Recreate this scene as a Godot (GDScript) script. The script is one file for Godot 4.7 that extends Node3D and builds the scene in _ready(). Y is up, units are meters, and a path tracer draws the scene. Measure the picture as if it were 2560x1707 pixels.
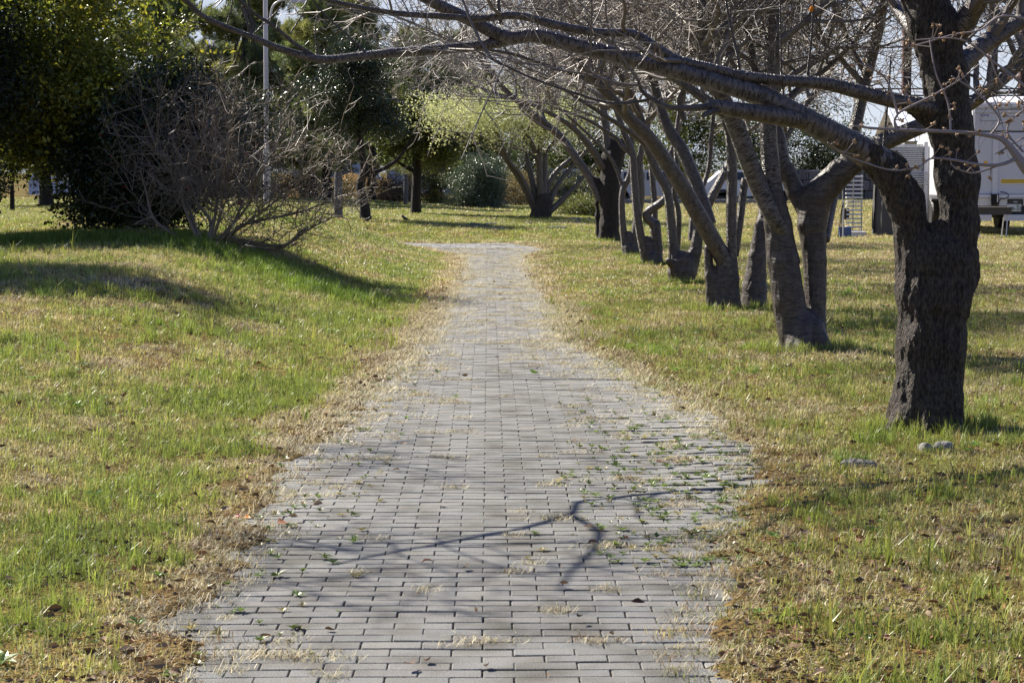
extends Node3D
# A brick path through a spring park: a row of bare cherry trees on the right, a grassy mound with
# shrubs on the left, evergreens behind, a parked truck far right. y up, metres, the path runs along -z.

const F := 5600.0            # focal length in photograph pixels (2560 wide)
const EYE := 1.5625
var pitch := -atan((853.5 - 420.0) / F)
var yaw := -atan((1280.0 - 1221.0) / F)
var cam_basis: Basis
var rng := RandomNumberGenerator.new()
var nz := FastNoiseLite.new()
var nz2 := FastNoiseLite.new()
var M := {}
var used := {}

# ---------------------------------------------------------------- mesh collector
class MB:
	var v := PackedVector3Array()
	var n := PackedVector3Array()
	var c := PackedColorArray()
	var u := PackedVector2Array()
	var i := PackedInt32Array()
	func vert(p: Vector3, nn: Vector3, col: Color, uv: Vector2) -> int:
		v.append(p); n.append(nn); c.append(col); u.append(uv)
		return v.size() - 1
	func tri(a: int, b: int, d: int) -> void:
		i.append(a); i.append(b); i.append(d)
	func quad(a: Vector3, b: Vector3, d: Vector3, e: Vector3, col: Color) -> void:
		var nn := (d - a).cross(b - a)
		if nn.length_squared() < 1e-16:
			nn = (e - a).cross(d - a)
		nn = nn.normalized()
		var k := v.size()
		v.append(a); v.append(b); v.append(d); v.append(e)
		for q in 4:
			n.append(nn); c.append(col)
		u.append(Vector2(0, 0)); u.append(Vector2(1, 0)); u.append(Vector2(1, 1)); u.append(Vector2(0, 1))
		for q in [0, 1, 2, 0, 2, 3]:
			i.append(k + q)
	func tri3(a: Vector3, b: Vector3, d: Vector3, col: Color) -> void:
		var nn := (d - a).cross(b - a).normalized()
		var k := v.size()
		v.append(a); v.append(b); v.append(d)
		for q in 3:
			n.append(nn); c.append(col); i.append(k + q)
		u.append(Vector2(0, 0)); u.append(Vector2(1, 0)); u.append(Vector2(0.5, 1))
	# a box given by its centre, half size and axes
	func box(ctr: Vector3, h: Vector3, col: Color, b := Basis()) -> void:
		var p := []
		for s in 8:
			p.append(ctr + b * Vector3(h.x * (1 if s & 1 else -1), h.y * (1 if s & 2 else -1), h.z * (1 if s & 4 else -1)))
		quad(p[4], p[6], p[7], p[5], col); quad(p[1], p[3], p[2], p[0], col)
		quad(p[5], p[7], p[3], p[1], col); quad(p[0], p[2], p[6], p[4], col)
		quad(p[6], p[2], p[3], p[7], col); quad(p[0], p[4], p[5], p[1], col)
	# a box whose upright and top edges are chamfered by e
	func cham(ctr: Vector3, h: Vector3, e: float, col: Color, b := Basis()) -> void:
		var prof := [Vector2(h.x - e, h.z), Vector2(h.x, h.z - e), Vector2(h.x, -h.z + e), Vector2(h.x - e, -h.z), Vector2(-h.x + e, -h.z), Vector2(-h.x, -h.z + e), Vector2(-h.x, h.z - e), Vector2(-h.x + e, h.z)]
		var rings := []
		for lv in [[-h.y, 0.0, e], [-h.y, 0.0, 0.0], [h.y, -e, 0.0], [h.y, 0.0, e]]:
			var ring := []
			for q in prof:
				var sx: float = (h.x - lv[2]) / h.x
				var sz: float = (h.z - lv[2]) / h.z
				ring.append(ctr + b * Vector3(q.x * sx, lv[0] + lv[1], q.y * sz))
			rings.append(ring)
		for r in range(1, 3):
			for k in 8:
				var k2 := (k + 1) % 8
				quad(rings[r][k], rings[r + 1][k], rings[r + 1][k2], rings[r][k2], col)
		for k in range(1, 7):
			tri3(rings[3][0], rings[3][k + 1], rings[3][k], col)
			tri3(rings[1][0], rings[1][k], rings[1][k + 1], col)
	func tube(pts: PackedVector3Array, rad: PackedFloat32Array, sides: int, col: Color, rough := 0.0, noise: FastNoiseLite = null, capped := true) -> void:
		var cnt := pts.size()
		if cnt < 2:
			return
		var t0 := (pts[1] - pts[0]).normalized()
		var side := t0.cross(Vector3(0.31, 0.2, 0.93)).normalized()
		if side.length_squared() < 0.5:
			side = t0.cross(Vector3.RIGHT).normalized()
		var first := v.size()
		var run := 0.0
		var wraps := maxf(1.0, roundf(TAU * rad[0] / 0.25))
		for k in cnt:
			var t: Vector3
			if k == 0: t = t0
			elif k == cnt - 1: t = (pts[k] - pts[k - 1]).normalized()
			else: t = (pts[k + 1] - pts[k - 1]).normalized()
			side = (side - t * side.dot(t)).normalized()
			var oth := t.cross(side)
			if k > 0:
				run += pts[k].distance_to(pts[k - 1])
			for s in sides + 1:
				var a := TAU * float(s % sides) / sides
				var d := side * cos(a) + oth * sin(a)
				var r := rad[k]
				if rough > 0.0:
					r *= 1.0 + rough * noise.get_noise_3dv((pts[k] + d * rad[k]) * 9.0)
				v.append(pts[k] + d * r); n.append(d); c.append(col)
				u.append(Vector2(float(s) / sides * wraps, run / 0.6))
		for k in cnt - 1:
			var a0 := first + k * (sides + 1)
			for s in sides:
				var p := a0 + s
				var q := p + sides + 1
				i.append(p); i.append(q); i.append(q + 1)
				i.append(p); i.append(q + 1); i.append(p + 1)
		if capped:
			for e in [0, cnt - 1]:
				var ring: int = first + e * (sides + 1)
				var nn := (pts[0] - pts[1]).normalized() if e == 0 else (pts[cnt - 1] - pts[cnt - 2]).normalized()
				var k0 := v.size()
				v.append(pts[e]); n.append(nn); c.append(col); u.append(Vector2(0.5, run / 0.25))
				for s in sides:
					v.append(v[ring + s]); n.append(nn); c.append(col); u.append(Vector2(0.5, run / 0.25))
				for s in sides:
					var p2 := k0 + 1 + s
					var q2 := k0 + 1 + (s + 1) % sides
					if e == 0: tri(k0, p2, q2)
					else: tri(k0, q2, p2)
	func rod(a: Vector3, b: Vector3, r: float, sides: int, col: Color) -> void:
		tube(PackedVector3Array([a, b]), PackedFloat32Array([r, r]), sides, col)
	# a body of revolution round an axis: profile of (distance along, radius)
	func lathe(at: Vector3, b: Basis, prof: Array, sides: int, col: Color) -> void:
		var pts := PackedVector3Array()
		for q in prof.size() - 1:
			var p0: Vector2 = prof[q]
			var p1: Vector2 = prof[q + 1]
			for s in sides:
				var a0 := TAU * s / sides
				var a1 := TAU * (s + 1) / sides
				var w := [Vector3(p0.y * cos(a0), p0.x, p0.y * sin(a0)), Vector3(p1.y * cos(a0), p1.x, p1.y * sin(a0)), Vector3(p1.y * cos(a1), p1.x, p1.y * sin(a1)), Vector3(p0.y * cos(a1), p0.x, p0.y * sin(a1))]
				quad(at + b * w[0], at + b * w[1], at + b * w[2], at + b * w[3], col)
	func mesh() -> ArrayMesh:
		var m := ArrayMesh.new()
		var a := []
		a.resize(Mesh.ARRAY_MAX)
		a[Mesh.ARRAY_VERTEX] = v; a[Mesh.ARRAY_NORMAL] = n; a[Mesh.ARRAY_COLOR] = c; a[Mesh.ARRAY_TEX_UV] = u; a[Mesh.ARRAY_INDEX] = i
		m.add_surface_from_arrays(Mesh.PRIMITIVE_TRIANGLES, a)
		return m

# ---------------------------------------------------------------- scene helpers
func numbered(called: String) -> String:
	if not used.has(called):
		used[called] = 0
		return called
	used[called] += 1
	return "%s_%03d" % [called, used[called]]

func meta(o: Node, label := "", category := "", group := "", kind := "") -> Node:
	if label: o.set_meta("label", label)
	if category: o.set_meta("category", category)
	if group: o.set_meta("group", group)
	if kind: o.set_meta("kind", kind)
	return o

func thing(called: String, at: Vector3, label: String, category: String, group := "", turn := 0.0) -> Node3D:
	var o := Node3D.new()
	o.name = numbered(called)
	add_child(o)
	o.position = at
	o.rotation.y = turn
	meta(o, label, category, group)
	return o

# vertices are given in world axes relative to nothing; parent offset is removed here
func part(called: String, mb: MB, mat: Material, parent: Node3D, shift := true) -> MeshInstance3D:
	if shift and parent != self and parent.position != Vector3.ZERO:
		for k in mb.v.size():
			mb.v[k] -= parent.position
	return part_mesh(called, mb.mesh(), mat, parent)

func part_mesh(called: String, m: Mesh, mat: Material, parent: Node) -> MeshInstance3D:
	var o := MeshInstance3D.new()
	o.name = numbered(called) if parent == self else called
	o.mesh = m
	o.material_override = mat
	parent.add_child(o, true)
	return o

func swarm(called: String, m: Mesh, mat: Material, xf: Array, cols: Array, parent: Node, origin := Vector3.ZERO) -> MultiMeshInstance3D:
	var mm := MultiMesh.new()
	mm.transform_format = MultiMesh.TRANSFORM_3D
	mm.use_colors = true
	mm.mesh = m
	mm.instance_count = xf.size()
	for k in xf.size():
		var t: Transform3D = xf[k]
		t.origin -= origin
		mm.set_instance_transform(k, t)
		mm.set_instance_color(k, cols[k] if k < cols.size() else Color.WHITE)
	var o := MultiMeshInstance3D.new()
	o.name = numbered(called) if parent == self else called
	o.multimesh = mm
	o.material_override = mat
	parent.add_child(o, true)
	o.set_meta("kind", "stuff")
	return o

# photograph pixel and distance along the path -> point in the park
func P(x: float, y: float, d: float) -> Vector3:
	var r := cam_basis * Vector3((x - 1280.0) / F, -(y - 853.5) / F, -1.0)
	return Vector3(0, EYE, 0) + r * (d / -r.z)

func lin(r: float, g: float, b: float) -> Color:
	return Color(r, g, b)

func srgb(r: float, g: float, b: float) -> Color:
	return Color(r, g, b).linear_to_srgb()

func smooth(a: float, b: float, x: float) -> float:
	var t := clampf((x - a) / (b - a), 0.0, 1.0)
	return t * t * (3.0 - 2.0 * t)

func table(t: Array, d: float, col: int) -> float:
	if d <= t[0][0]: return t[0][col]
	for k in t.size() - 1:
		if d <= t[k + 1][0]:
			return lerpf(t[k][col], t[k + 1][col], (d - t[k][0]) / (t[k + 1][0] - t[k][0]))
	return t[t.size() - 1][col]

# where the paving shows: distance, left edge, right edge
var edges := [[5.0, -0.95, 0.66], [6.9, -0.92, 0.69], [7.7, -1.03, 0.77], [9.9, -1.01, 1.1], [10.8, -1.03, 1.3], [12.0, -1.06, 1.46], [13.9, -0.92, 1.44], [16.1, -0.82, 1.2], [19.9, -0.66, 0.76], [25.7, -0.55, 0.82], [34.2, -0.5, 0.7], [39.8, -0.55, 0.8], [41.9, -1.0, 1.15], [44.2, -1.3, 0.95], [44.8, -1.4, -0.2]]

func bend_d(x: float) -> float:                    # middle of the branch that turns left behind the mound
	return 44.7 + 0.6 * maxf(0.0, -x - 1.0)

func edge_out(x: float, d: float) -> float:      # metres outside the visible paving (negative on it)
	var w := nz.get_noise_2d(x * 60.0, d * 130.0) * 0.16 + nz2.get_noise_2d(x * 220.0, d * 420.0) * 0.1
	var e := maxf(maxf(table(edges, d, 1) - x, x - table(edges, d, 2)), d - 44.4)
	if d > 41.0:
		e = minf(e, maxf(x - 0.7, absf(d - bend_d(x)) - 1.4))
	return e + w

func pave_h(x: float, d: float) -> float:         # the settled surface of the paving
	var h := nz.get_noise_2d(x * 30.0, d * 30.0) * 0.012
	h += 0.02 * exp(-pow((x - 1.35) / 0.35, 2)) * exp(-pow((d - 11.8) / 1.1, 2)) * (0.7 + 1.2 * nz2.get_noise_2d(x * 40.0, d * 60.0))
	if d < 16.45:
		h += 0.012 * exp(-pow((d - 16.45) / 0.9, 2))
	if d > 40.0:
		h += 0.02 * smooth(40.0, 43.5, d)
	return h

func ground_h(x: float, d: float) -> float:
	var dc := bend_d(x)
	var h := (0.5 + 0.03 * clampf(d - 24.0, 0.0, 12.0)) * smooth(-0.85, -4.0, x) * smooth(11.0, 26.0, d) * (1.0 - smooth(dc - 3.6, dc - 1.5, d))
	h += 0.12 * smooth(-1.2, -3.5, x) * smooth(6.0, 10.0, d) * (1.0 - smooth(20.0, 30.0, d))
	h *= 1.0 - 0.25 * smooth(-5.0, -9.0, x)
	h += 0.06 * smooth(1.6, 3.2, x) * (1.0 - smooth(14.0, 40.0, d))
	var back := 0.15 + 0.1 * smooth(1.0, -3.0, x) + 0.18 * smooth(-3.0, -5.5, x)
	h += back * smooth(dc + 1.6, dc + 11.0, d) * smooth(6.0, 2.0, x) * (1.0 - smooth(80.0, 100.0, d))
	h += nz.get_noise_2d(x * 14.0, d * 14.0) * 0.035 * smooth(0.0, 1.0, absf(x) - 1.0) * (1.0 - smooth(60.0, 90.0, d))
	return h

func turf_h(x: float, d: float) -> float:          # ground with the strip under the paving let down
	var h := ground_h(x, d) + 0.008
	if x > 2.6 or absf(d - bend_d(x)) > 2.5 and (x < -2.6 or d > 46.0):
		return h
	var e := edge_out(x, d)
	var p := pave_h(x, d)
	return lerpf(p - 0.07, maxf(h, p + 0.012), smooth(-0.1, 0.03, e))

# ---------------------------------------------------------------- materials
func noise_tex(seed_: int, freq: float, ramp: Array, size := 512, octaves := 4, type := FastNoiseLite.TYPE_SIMPLEX_SMOOTH, fractal := FastNoiseLite.FRACTAL_FBM) -> NoiseTexture2D:
	var t := NoiseTexture2D.new()
	var n := FastNoiseLite.new()
	n.seed = seed_
	n.noise_type = type
	n.frequency = freq
	n.fractal_type = fractal
	n.fractal_octaves = octaves
	t.noise = n
	t.width = size
	t.height = size
	t.seamless = true
	if ramp.size():
		var g := Gradient.new()
		var off := PackedFloat32Array()
		var col := PackedColorArray()
		for r in ramp:
			off.append(r[0])
			col.append(r[1])
		g.offsets = off
		g.colors = col
		t.color_ramp = g
	return t

func mat(rough: float, spec := 0.5, col := Color.WHITE, vertex := true) -> StandardMaterial3D:
	var m := StandardMaterial3D.new()
	m.roughness = rough
	m.metallic_specular = spec
	m.albedo_color = col.linear_to_srgb()
	m.vertex_color_use_as_albedo = vertex
	m.cull_mode = BaseMaterial3D.CULL_DISABLED
	return m

func grey(v: float) -> Color:
	return Color(v, v, v)

# smooth cherry bark: grey skin with darker rings and short cross-wise lenticels
func cherry_bark(seed_: int, dash: int) -> Array:
	var w := 256
	var h := 512
	var im := Image.create(w, h, false, Image.FORMAT_RGB8)
	var hm := Image.create(w, h, false, Image.FORMAT_RGB8)
	var r := RandomNumberGenerator.new()
	r.seed = seed_
	var n := FastNoiseLite.new()
	n.seed = seed_
	n.frequency = 0.02
	for y in h:
		for x in w:
			var a := TAU * x / w
			var b := TAU * y / h
			var p := Vector3(cos(a) * 40.0, sin(a) * 40.0, cos(b) * 160.0)
			var q := n.get_noise_3d(p.x, p.y, p.z + sin(b) * 90.0)
			var f := n.get_noise_3d(p.x * 7.0, p.y * 7.0, p.z * 6.0 + sin(b) * 700.0)
			var ring := n.get_noise_2d(sin(b) * 300.0 + q * 12.0, cos(b) * 300.0)
			var k := clampf(0.74 + 0.34 * q + 0.24 * f + 0.06 * ring, 0.3, 1.0)
			im.set_pixel(x, y, Color(k, k * 0.965, k * 0.94))
			hm.set_pixel(x, y, grey(clampf(0.62 + 0.12 * ring + 0.2 * f, 0.0, 1.0)))
	for k in dash:
		var y0 := r.randi_range(2, h - 8)
		var x0 := r.randi_range(0, w - 1)
		var l := r.randi_range(8, 46)
		var t := r.randi_range(2, 6)
		var dark := r.randf_range(0.18, 0.42)
		for x in l:
			var tt := int(round(t * sin(PI * (x + 0.5) / l)))
			for y in tt:
				im.set_pixel((x0 + x) % w, y0 + y, Color(dark, dark * 0.92, dark * 0.86))
				hm.set_pixel((x0 + x) % w, y0 + y, grey(0.95 if y == 0 else 0.2))
	return [ImageTexture.create_from_image(im), ImageTexture.create_from_image(hm)]

func make_materials() -> void:
	# turf base: soil, thatch and moss in patches
	var g := mat(0.95, 0.2)
	g.albedo_texture = noise_tex(3, 0.02, [[0.0, Color(0.42, 0.36, 0.28)], [0.4, Color(0.62, 0.56, 0.42)], [0.6, Color(0.8, 0.74, 0.55)], [1.0, Color(0.97, 0.92, 0.75)]], 1024, 6)
	g.uv1_triplanar = true
	g.uv1_world_triplanar = true
	g.uv1_scale = Vector3.ONE * 0.9
	g.heightmap_enabled = true
	g.heightmap_texture = noise_tex(4, 0.06, [], 512, 5)
	g.heightmap_scale = 2.5
	M.ground = g
	var b := mat(0.82, 0.4)
	b.albedo_texture = noise_tex(7, 0.13, [[0.0, grey(0.34)], [0.42, grey(0.72)], [0.58, Color(0.93, 0.93, 0.92)], [1.0, Color(1, 1, 1)]], 1024, 5)
	b.uv1_triplanar = true
	b.uv1_world_triplanar = true
	b.uv1_scale = Vector3.ONE * 1.3
	b.detail_enabled = true
	b.detail_blend_mode = BaseMaterial3D.BLEND_MODE_MUL
	b.detail_uv_layer = BaseMaterial3D.DETAIL_UV_2
	b.detail_albedo = noise_tex(10, 0.012, [[0.0, Color(0.72, 0.7, 0.66)], [0.4, Color(0.9, 0.89, 0.87)], [0.65, Color(1, 1, 1)], [1.0, Color(1, 0.98, 0.94)]], 512, 6)
	b.uv2_triplanar = true
	b.uv2_world_triplanar = true
	b.uv2_scale = Vector3.ONE * 0.4
	b.heightmap_enabled = true
	b.heightmap_texture = noise_tex(8, 0.25, [], 512, 3)
	b.heightmap_scale = 0.5
	M.brick = b
	var j := mat(0.95, 0.2)
	j.albedo_texture = noise_tex(9, 0.05, [[0.0, Color(0.35, 0.32, 0.28)], [1.0, Color(0.8, 0.75, 0.66)]], 512, 5)
	j.uv1_triplanar = true
	j.uv1_world_triplanar = true
	j.uv1_scale = Vector3.ONE * 2.0
	M.joint = j
	# blades and leaves: thin, light passes through
	for k in [["blade", 0.4, 0.5, 0.85], ["straw", 0.6, 0.4, 0.4], ["dead", 0.75, 0.35, 0.22], ["gloss", 0.34, 0.5, 0.9], ["wax", 0.32, 0.5, 0.3], ["needle", 0.5, 0.5, 0.8], ["young", 0.5, 0.4, 0.7]]:
		var m := mat(k[1], k[2])
		m.backlight_enabled = true
		m.backlight = srgb(k[3], k[3], k[3] * 0.8)
		M[k[0]] = m
	# bark
	var cb := cherry_bark(11, 300)
	var m1 := mat(0.36, 0.65)
	m1.albedo_texture = cb[0]
	m1.heightmap_enabled = true
	m1.heightmap_texture = cb[1]
	m1.heightmap_scale = 1.2
	M.limb = m1
	var m2 := mat(0.72, 0.45)
	m2.albedo_texture = noise_tex(21, 0.014, [[0.0, grey(0.3)], [0.4, Color(0.5, 0.48, 0.45)], [0.55, Color(0.75, 0.72, 0.68)], [1.0, Color(1, 0.97, 0.93)]], 1024, 6, FastNoiseLite.TYPE_SIMPLEX_SMOOTH)
	m2.uv1_triplanar = true
	m2.uv1_world_triplanar = true
	m2.uv1_scale = Vector3(3.2, 1.25, 3.2)
	m2.heightmap_enabled = true
	m2.heightmap_texture = noise_tex(22, 0.016, [], 1024, 6, FastNoiseLite.TYPE_SIMPLEX_SMOOTH, FastNoiseLite.FRACTAL_RIDGED)
	m2.heightmap_scale = 5.0
	m2.heightmap_flip_texture = true
	M.trunk = m2
	# the same dark old bark with cross-wise banding for the younger trunks
	var m3 := mat(0.55, 0.5)
	m3.albedo_texture = cb[0]
	m3.uv1_triplanar = true
	m3.uv1_world_triplanar = true
	m3.uv1_scale = Vector3(2.6, 1.7, 2.6)
	m3.heightmap_enabled = true
	m3.heightmap_texture = cb[1]
	m3.heightmap_scale = 0.4
	M.banded = m3
	M.twig = mat(0.5, 0.5)
	M.bud = mat(0.6, 0.4)
	M.plain = mat(0.6, 0.5)
	M.paint = mat(0.35, 0.5)
	M.metal = mat(0.35, 0.5)
	M.metal.metallic = 0.7
	M.cloth = mat(0.85, 0.3)
	var st := mat(0.9, 0.3)
	st.albedo_texture = noise_tex(31, 0.03, [[0.0, grey(0.5)], [1.0, grey(1.0)]], 512, 5)
	st.uv1_triplanar = true
	st.uv1_world_triplanar = true
	st.heightmap_enabled = true
	st.heightmap_texture = noise_tex(32, 0.03, [], 512, 5)
	st.heightmap_scale = 3.0
	M.stone = st
	var gl := StandardMaterial3D.new()
	gl.albedo_color = srgb(0.02, 0.03, 0.035)
	gl.roughness = 0.08
	M.glass = gl

# ---------------------------------------------------------------- ground and path
func zone(x: float, d: float) -> Color:            # base colour of the soil and thatch
	var e := edge_out(x, d) if d < 60.0 and absf(x) < 20.0 else 5.0
	var p := nz.get_noise_2d(x * 22.0 + 400.0, d * 22.0)
	var q := nz2.get_noise_2d(x * 90.0, d * 90.0)
	var thatch := lin(0.33, 0.27, 0.14)
	var green := lin(0.16, 0.17, 0.06)
	var soil := lin(0.16, 0.13, 0.1)
	var c := thatch.lerp(green, clampf(0.5 + 1.1 * p, 0.0, 1.0))
	if x > 4.0 and d > 22.0:
		c = c.lerp(lin(0.47, 0.40, 0.24), 0.7 * smooth(4.0, 7.0, x) * (1.0 - smooth(70.0, 90.0, d)))
	c = c.lerp(soil, clampf(0.25 + 1.4 * q, 0.0, 0.6) * (1.0 - smooth(16.0, 40.0, d)))
	if e < 0.5:
		c = c.lerp(lin(0.26, 0.21, 0.15), (0.75 if x < 0.0 else 0.5) * (1.0 - smooth(0.15, 0.5, e)))
	return c

func build_ground() -> void:
	var ds := [-60.0, -20.0, -6.0, 0.0, 3.0, 4.5]
	var d := 5.2
	while d < 47.0:
		ds.append(d)
		d += 0.05 * d / 7.0 if d < 41.0 else 0.16
	while d < 400.0:
		ds.append(d)
		d *= 1.03
	ds.append(700.0)
	var xs := [-500.0, -200.0, -100.0, -60.0, -40.0, -28.0, -20.0]
	var x := -15.0
	while x < -2.0:
		xs.append(x); x += 0.42
	x = -2.0
	while x < -0.3:
		xs.append(x); x += 0.05
	xs.append_array([-0.2, 0.0, 0.2])
	x = 0.35
	while x < 2.0:
		xs.append(x); x += 0.05
	while x < 17.0:
		xs.append(x); x += 0.42
	xs.append_array([20.0, 28.0, 40.0, 60.0, 100.0, 200.0, 500.0])
	var mb := MB.new()
	var w := xs.size()
	for k in ds.size():
		for q in w:
			var px: float = xs[q]
			var pd: float = ds[k]
			var h := turf_h(px, pd)
			mb.vert(Vector3(px, h, -pd), Vector3.UP, zone(px, pd), Vector2(px, pd))
	for k in ds.size() - 1:
		for q in w - 1:
			var a := k * w + q
			mb.tri(a, a + w, a + w + 1)
			mb.tri(a, a + w + 1, a + 1)
	for k in ds.size():
		for q in w:
			var a := k * w + q
			var l := mb.v[a - 1] if q > 0 else mb.v[a]
			var r := mb.v[a + 1] if q < w - 1 else mb.v[a]
			var n := mb.v[a - w] if k > 0 else mb.v[a]
			var f := mb.v[a + w] if k < ds.size() - 1 else mb.v[a]
			mb.n[a] = (r - l).cross(f - n).normalized()
	var o := part("ground", mb, M.ground, self)
	meta(o, "grass lawn and soil of the park", "", "", "structure")

func brick_shape(l: float, w: float, col: Color, jit: float, r: RandomNumberGenerator) -> MB:
	var mb := MB.new()
	mb.cham(Vector3(0, -0.03, 0), Vector3(l / 2 - r.randf() * jit, 0.03, w / 2 - r.randf() * jit), 0.003, col)
	return mb

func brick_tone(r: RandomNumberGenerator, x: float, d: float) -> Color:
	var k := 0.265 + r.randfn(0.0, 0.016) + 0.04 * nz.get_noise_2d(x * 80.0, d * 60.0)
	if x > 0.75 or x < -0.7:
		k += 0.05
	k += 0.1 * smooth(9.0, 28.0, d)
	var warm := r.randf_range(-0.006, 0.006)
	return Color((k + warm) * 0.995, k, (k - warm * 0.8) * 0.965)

func build_path() -> void:
	var r := RandomNumberGenerator.new()
	r.seed = 5
	var root := Node3D.new()
	root.name = "brick_path"
	add_child(root)
	meta(root, "grey brick path running away between the lawns", "", "", "structure")
	# bedding under the bricks
	var bed := MB.new()
	for k in 100:
		for q in 14:
			var d0 := 5.0 + k * 0.4
			var x0 := -1.42 + q * 0.22
			var pts := []
			for s in [[0, 0], [0, 1], [1, 1], [1, 0]]:
				var xx: float = x0 + s[0] * 0.22
				var dd: float = d0 + s[1] * 0.4
				pts.append(Vector3(xx, pave_h(xx, dd) - 0.009, -dd))
			bed.quad(pts[0], pts[1], pts[2], pts[3], lin(0.15, 0.14, 0.12))
	for k in 40:
		var xa := 0.9 - k * 0.4
		var pts2 := []
		for s in [[0, -1.6], [0, 1.6], [1, 1.6], [1, -1.6]]:
			var xx: float = xa - s[0] * 0.4
			var dd: float = bend_d(xx) + s[1]
			pts2.append(Vector3(xx, pave_h(xx, dd) - 0.009, -dd))
		bed.quad(pts2[3], pts2[2], pts2[1], pts2[0], lin(0.15, 0.14, 0.12))
	part("bedding", bed, M.joint, root)
	# shapes shared by the near bricks
	var kinds := []
	for k in 28:
		kinds.append(brick_shape(0.197, 0.0925, brick_tone(r, 0, 8) , 0.0006, r).mesh())
	var rest := MB.new()
	var made := 0
	var row := 0
	var d := 5.65
	while d < 45.9:
		var x := -1.32 + (0.1 if row % 2 else 0.0)
		while x < 1.6:
			var ok := edge_out(x, d) < 0.12 or edge_out(x + 0.1, d) < 0.05
			if d > 42.9 and x < 0.5:
				ok = false
			if ok:
				var h := pave_h(x, d)
				var hx := (pave_h(x + 0.1, d) - pave_h(x - 0.1, d)) / 0.2
				var hz := (pave_h(x, d + 0.05) - pave_h(x, d - 0.05)) / 0.1
				var heave := smooth(0.6, 1.3, x) * smooth(9.8, 11.0, d) * (1.0 - smooth(13.0, 14.5, d))
				var b := Basis(Vector3.RIGHT, -hz * -1.0 + r.randfn(0, 0.006 + 0.012 * heave)) * Basis(Vector3.FORWARD, -hx + r.randfn(0, 0.004 + 0.01 * heave)) * Basis(Vector3.UP, r.randfn(0, 0.004 + 0.015 * heave))
				var at := Vector3(x + r.randfn(0, 0.0012), h + r.randfn(0, 0.0011 + 0.004 * heave), -d + r.randfn(0, 0.0012))
				if d > 6.55 and made < 298 and absf(x) < 0.27 * d - 0.1 and edge_out(x, d) < 0.06:
					made += 1
					var o := part_mesh("brick", kinds[r.randi() % kinds.size()], M.brick, root)
					o.transform = Transform3D(b, at)
				else:
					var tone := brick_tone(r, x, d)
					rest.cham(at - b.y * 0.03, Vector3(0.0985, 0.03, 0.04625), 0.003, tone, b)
			x += 0.2
		row += 1
		d += 0.1
	# the branch to the left
	var xx := 0.9
	while xx > -3.4:
		for k in 15:
			var dd := bend_d(xx) - 1.4 + k * 0.2
			if dd < 42.9 and xx > -1.2:
				continue
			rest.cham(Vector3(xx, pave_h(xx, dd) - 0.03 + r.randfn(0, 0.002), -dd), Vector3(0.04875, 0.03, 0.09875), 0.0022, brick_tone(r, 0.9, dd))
		xx -= 0.1
	var far := part("brick_field", rest, M.brick, root)
	far.set_meta("kind", "stuff")
	var slab := MB.new()
	for k in 30:
		var xa := -3.45 - k * 0.4
		var pts3 := []
		for s in [[0, -1.4], [0, 1.4], [1, 1.4], [1, -1.4]]:
			var x2: float = xa - s[0] * 0.4
			var d2: float = bend_d(x2) + s[1]
			pts3.append(Vector3(x2, pave_h(x2, d2) + 0.002, -d2))
		slab.quad(pts3[3], pts3[2], pts3[1], pts3[0], lin(0.33, 0.33, 0.325))
	part("paving", slab, M.brick, root)

# ---------------------------------------------------------------- grass
func blade(mb: MB, base: Vector3, yaw_: float, l: float, w: float, lean: float, col: Color) -> void:
	var f := Vector3(cos(yaw_), 0, sin(yaw_))
	var s := Vector3(-f.z, 0, f.x) * w * 0.5
	var p1 := base + (Vector3.UP * cos(lean * 0.6) + f * sin(lean * 0.6)) * l * 0.55
	var p2 := p1 + (Vector3.UP * cos(lean * 1.5) + f * sin(lean * 1.5)) * l * 0.45
	mb.quad(base - s, p1 - s * 0.8, p1 + s * 0.8, base + s, col)
	mb.tri3(p1 - s * 0.8, p2, p1 + s * 0.8, col)

func tuft(seed_: int, count: int, spread: float, l0: float, l1: float, w: float, lean0: float, lean1: float, tones: Array) -> ArrayMesh:
	var mb := MB.new()
	var r := RandomNumberGenerator.new()
	r.seed = seed_
	for k in count:
		var a := r.randf() * TAU
		var q := spread * sqrt(r.randf())
		var t: Color = tones[r.randi() % tones.size()]
		var f := r.randf_range(0.75, 1.2)
		blade(mb, Vector3(cos(a) * q, -0.006, sin(a) * q), r.randf() * TAU, r.randf_range(l0, l1), w * r.randf_range(0.7, 1.3), r.randf_range(lean0, lean1), Color(t.r * f, t.g * f, t.b * f))
	return mb.mesh()

func dead_leaf(seed_: int) -> ArrayMesh:
	var mb := MB.new()
	var r := RandomNumberGenerator.new()
	r.seed = seed_
	var l := 0.055
	var curl := r.randf_range(-0.5, 0.7)
	var cup := r.randf_range(-0.3, 0.9)
	var twist := r.randf_range(-1.2, 1.2)
	var rows := []
	for k in 5:
		var t := k / 4.0
		var w := 0.015 * sin(PI * (0.05 + 0.9 * t)) * r.randf_range(0.75, 1.2)
		var y := 0.02 * curl * pow(t - 0.4, 2) * 4.0
		var b := Basis(Vector3.RIGHT, twist * t)
		var c := Vector3((t - 0.5) * l, y, 0)
		rows.append([c + b * Vector3(0, absf(cup) * w * 0.9, -w), c, c + b * Vector3(0, cup * w, w)])
	for k in 4:
		for s in 2:
			mb.quad(rows[k][s], rows[k + 1][s], rows[k + 1][s + 1], rows[k][s + 1], Color.WHITE)
	return mb.mesh()

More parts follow.
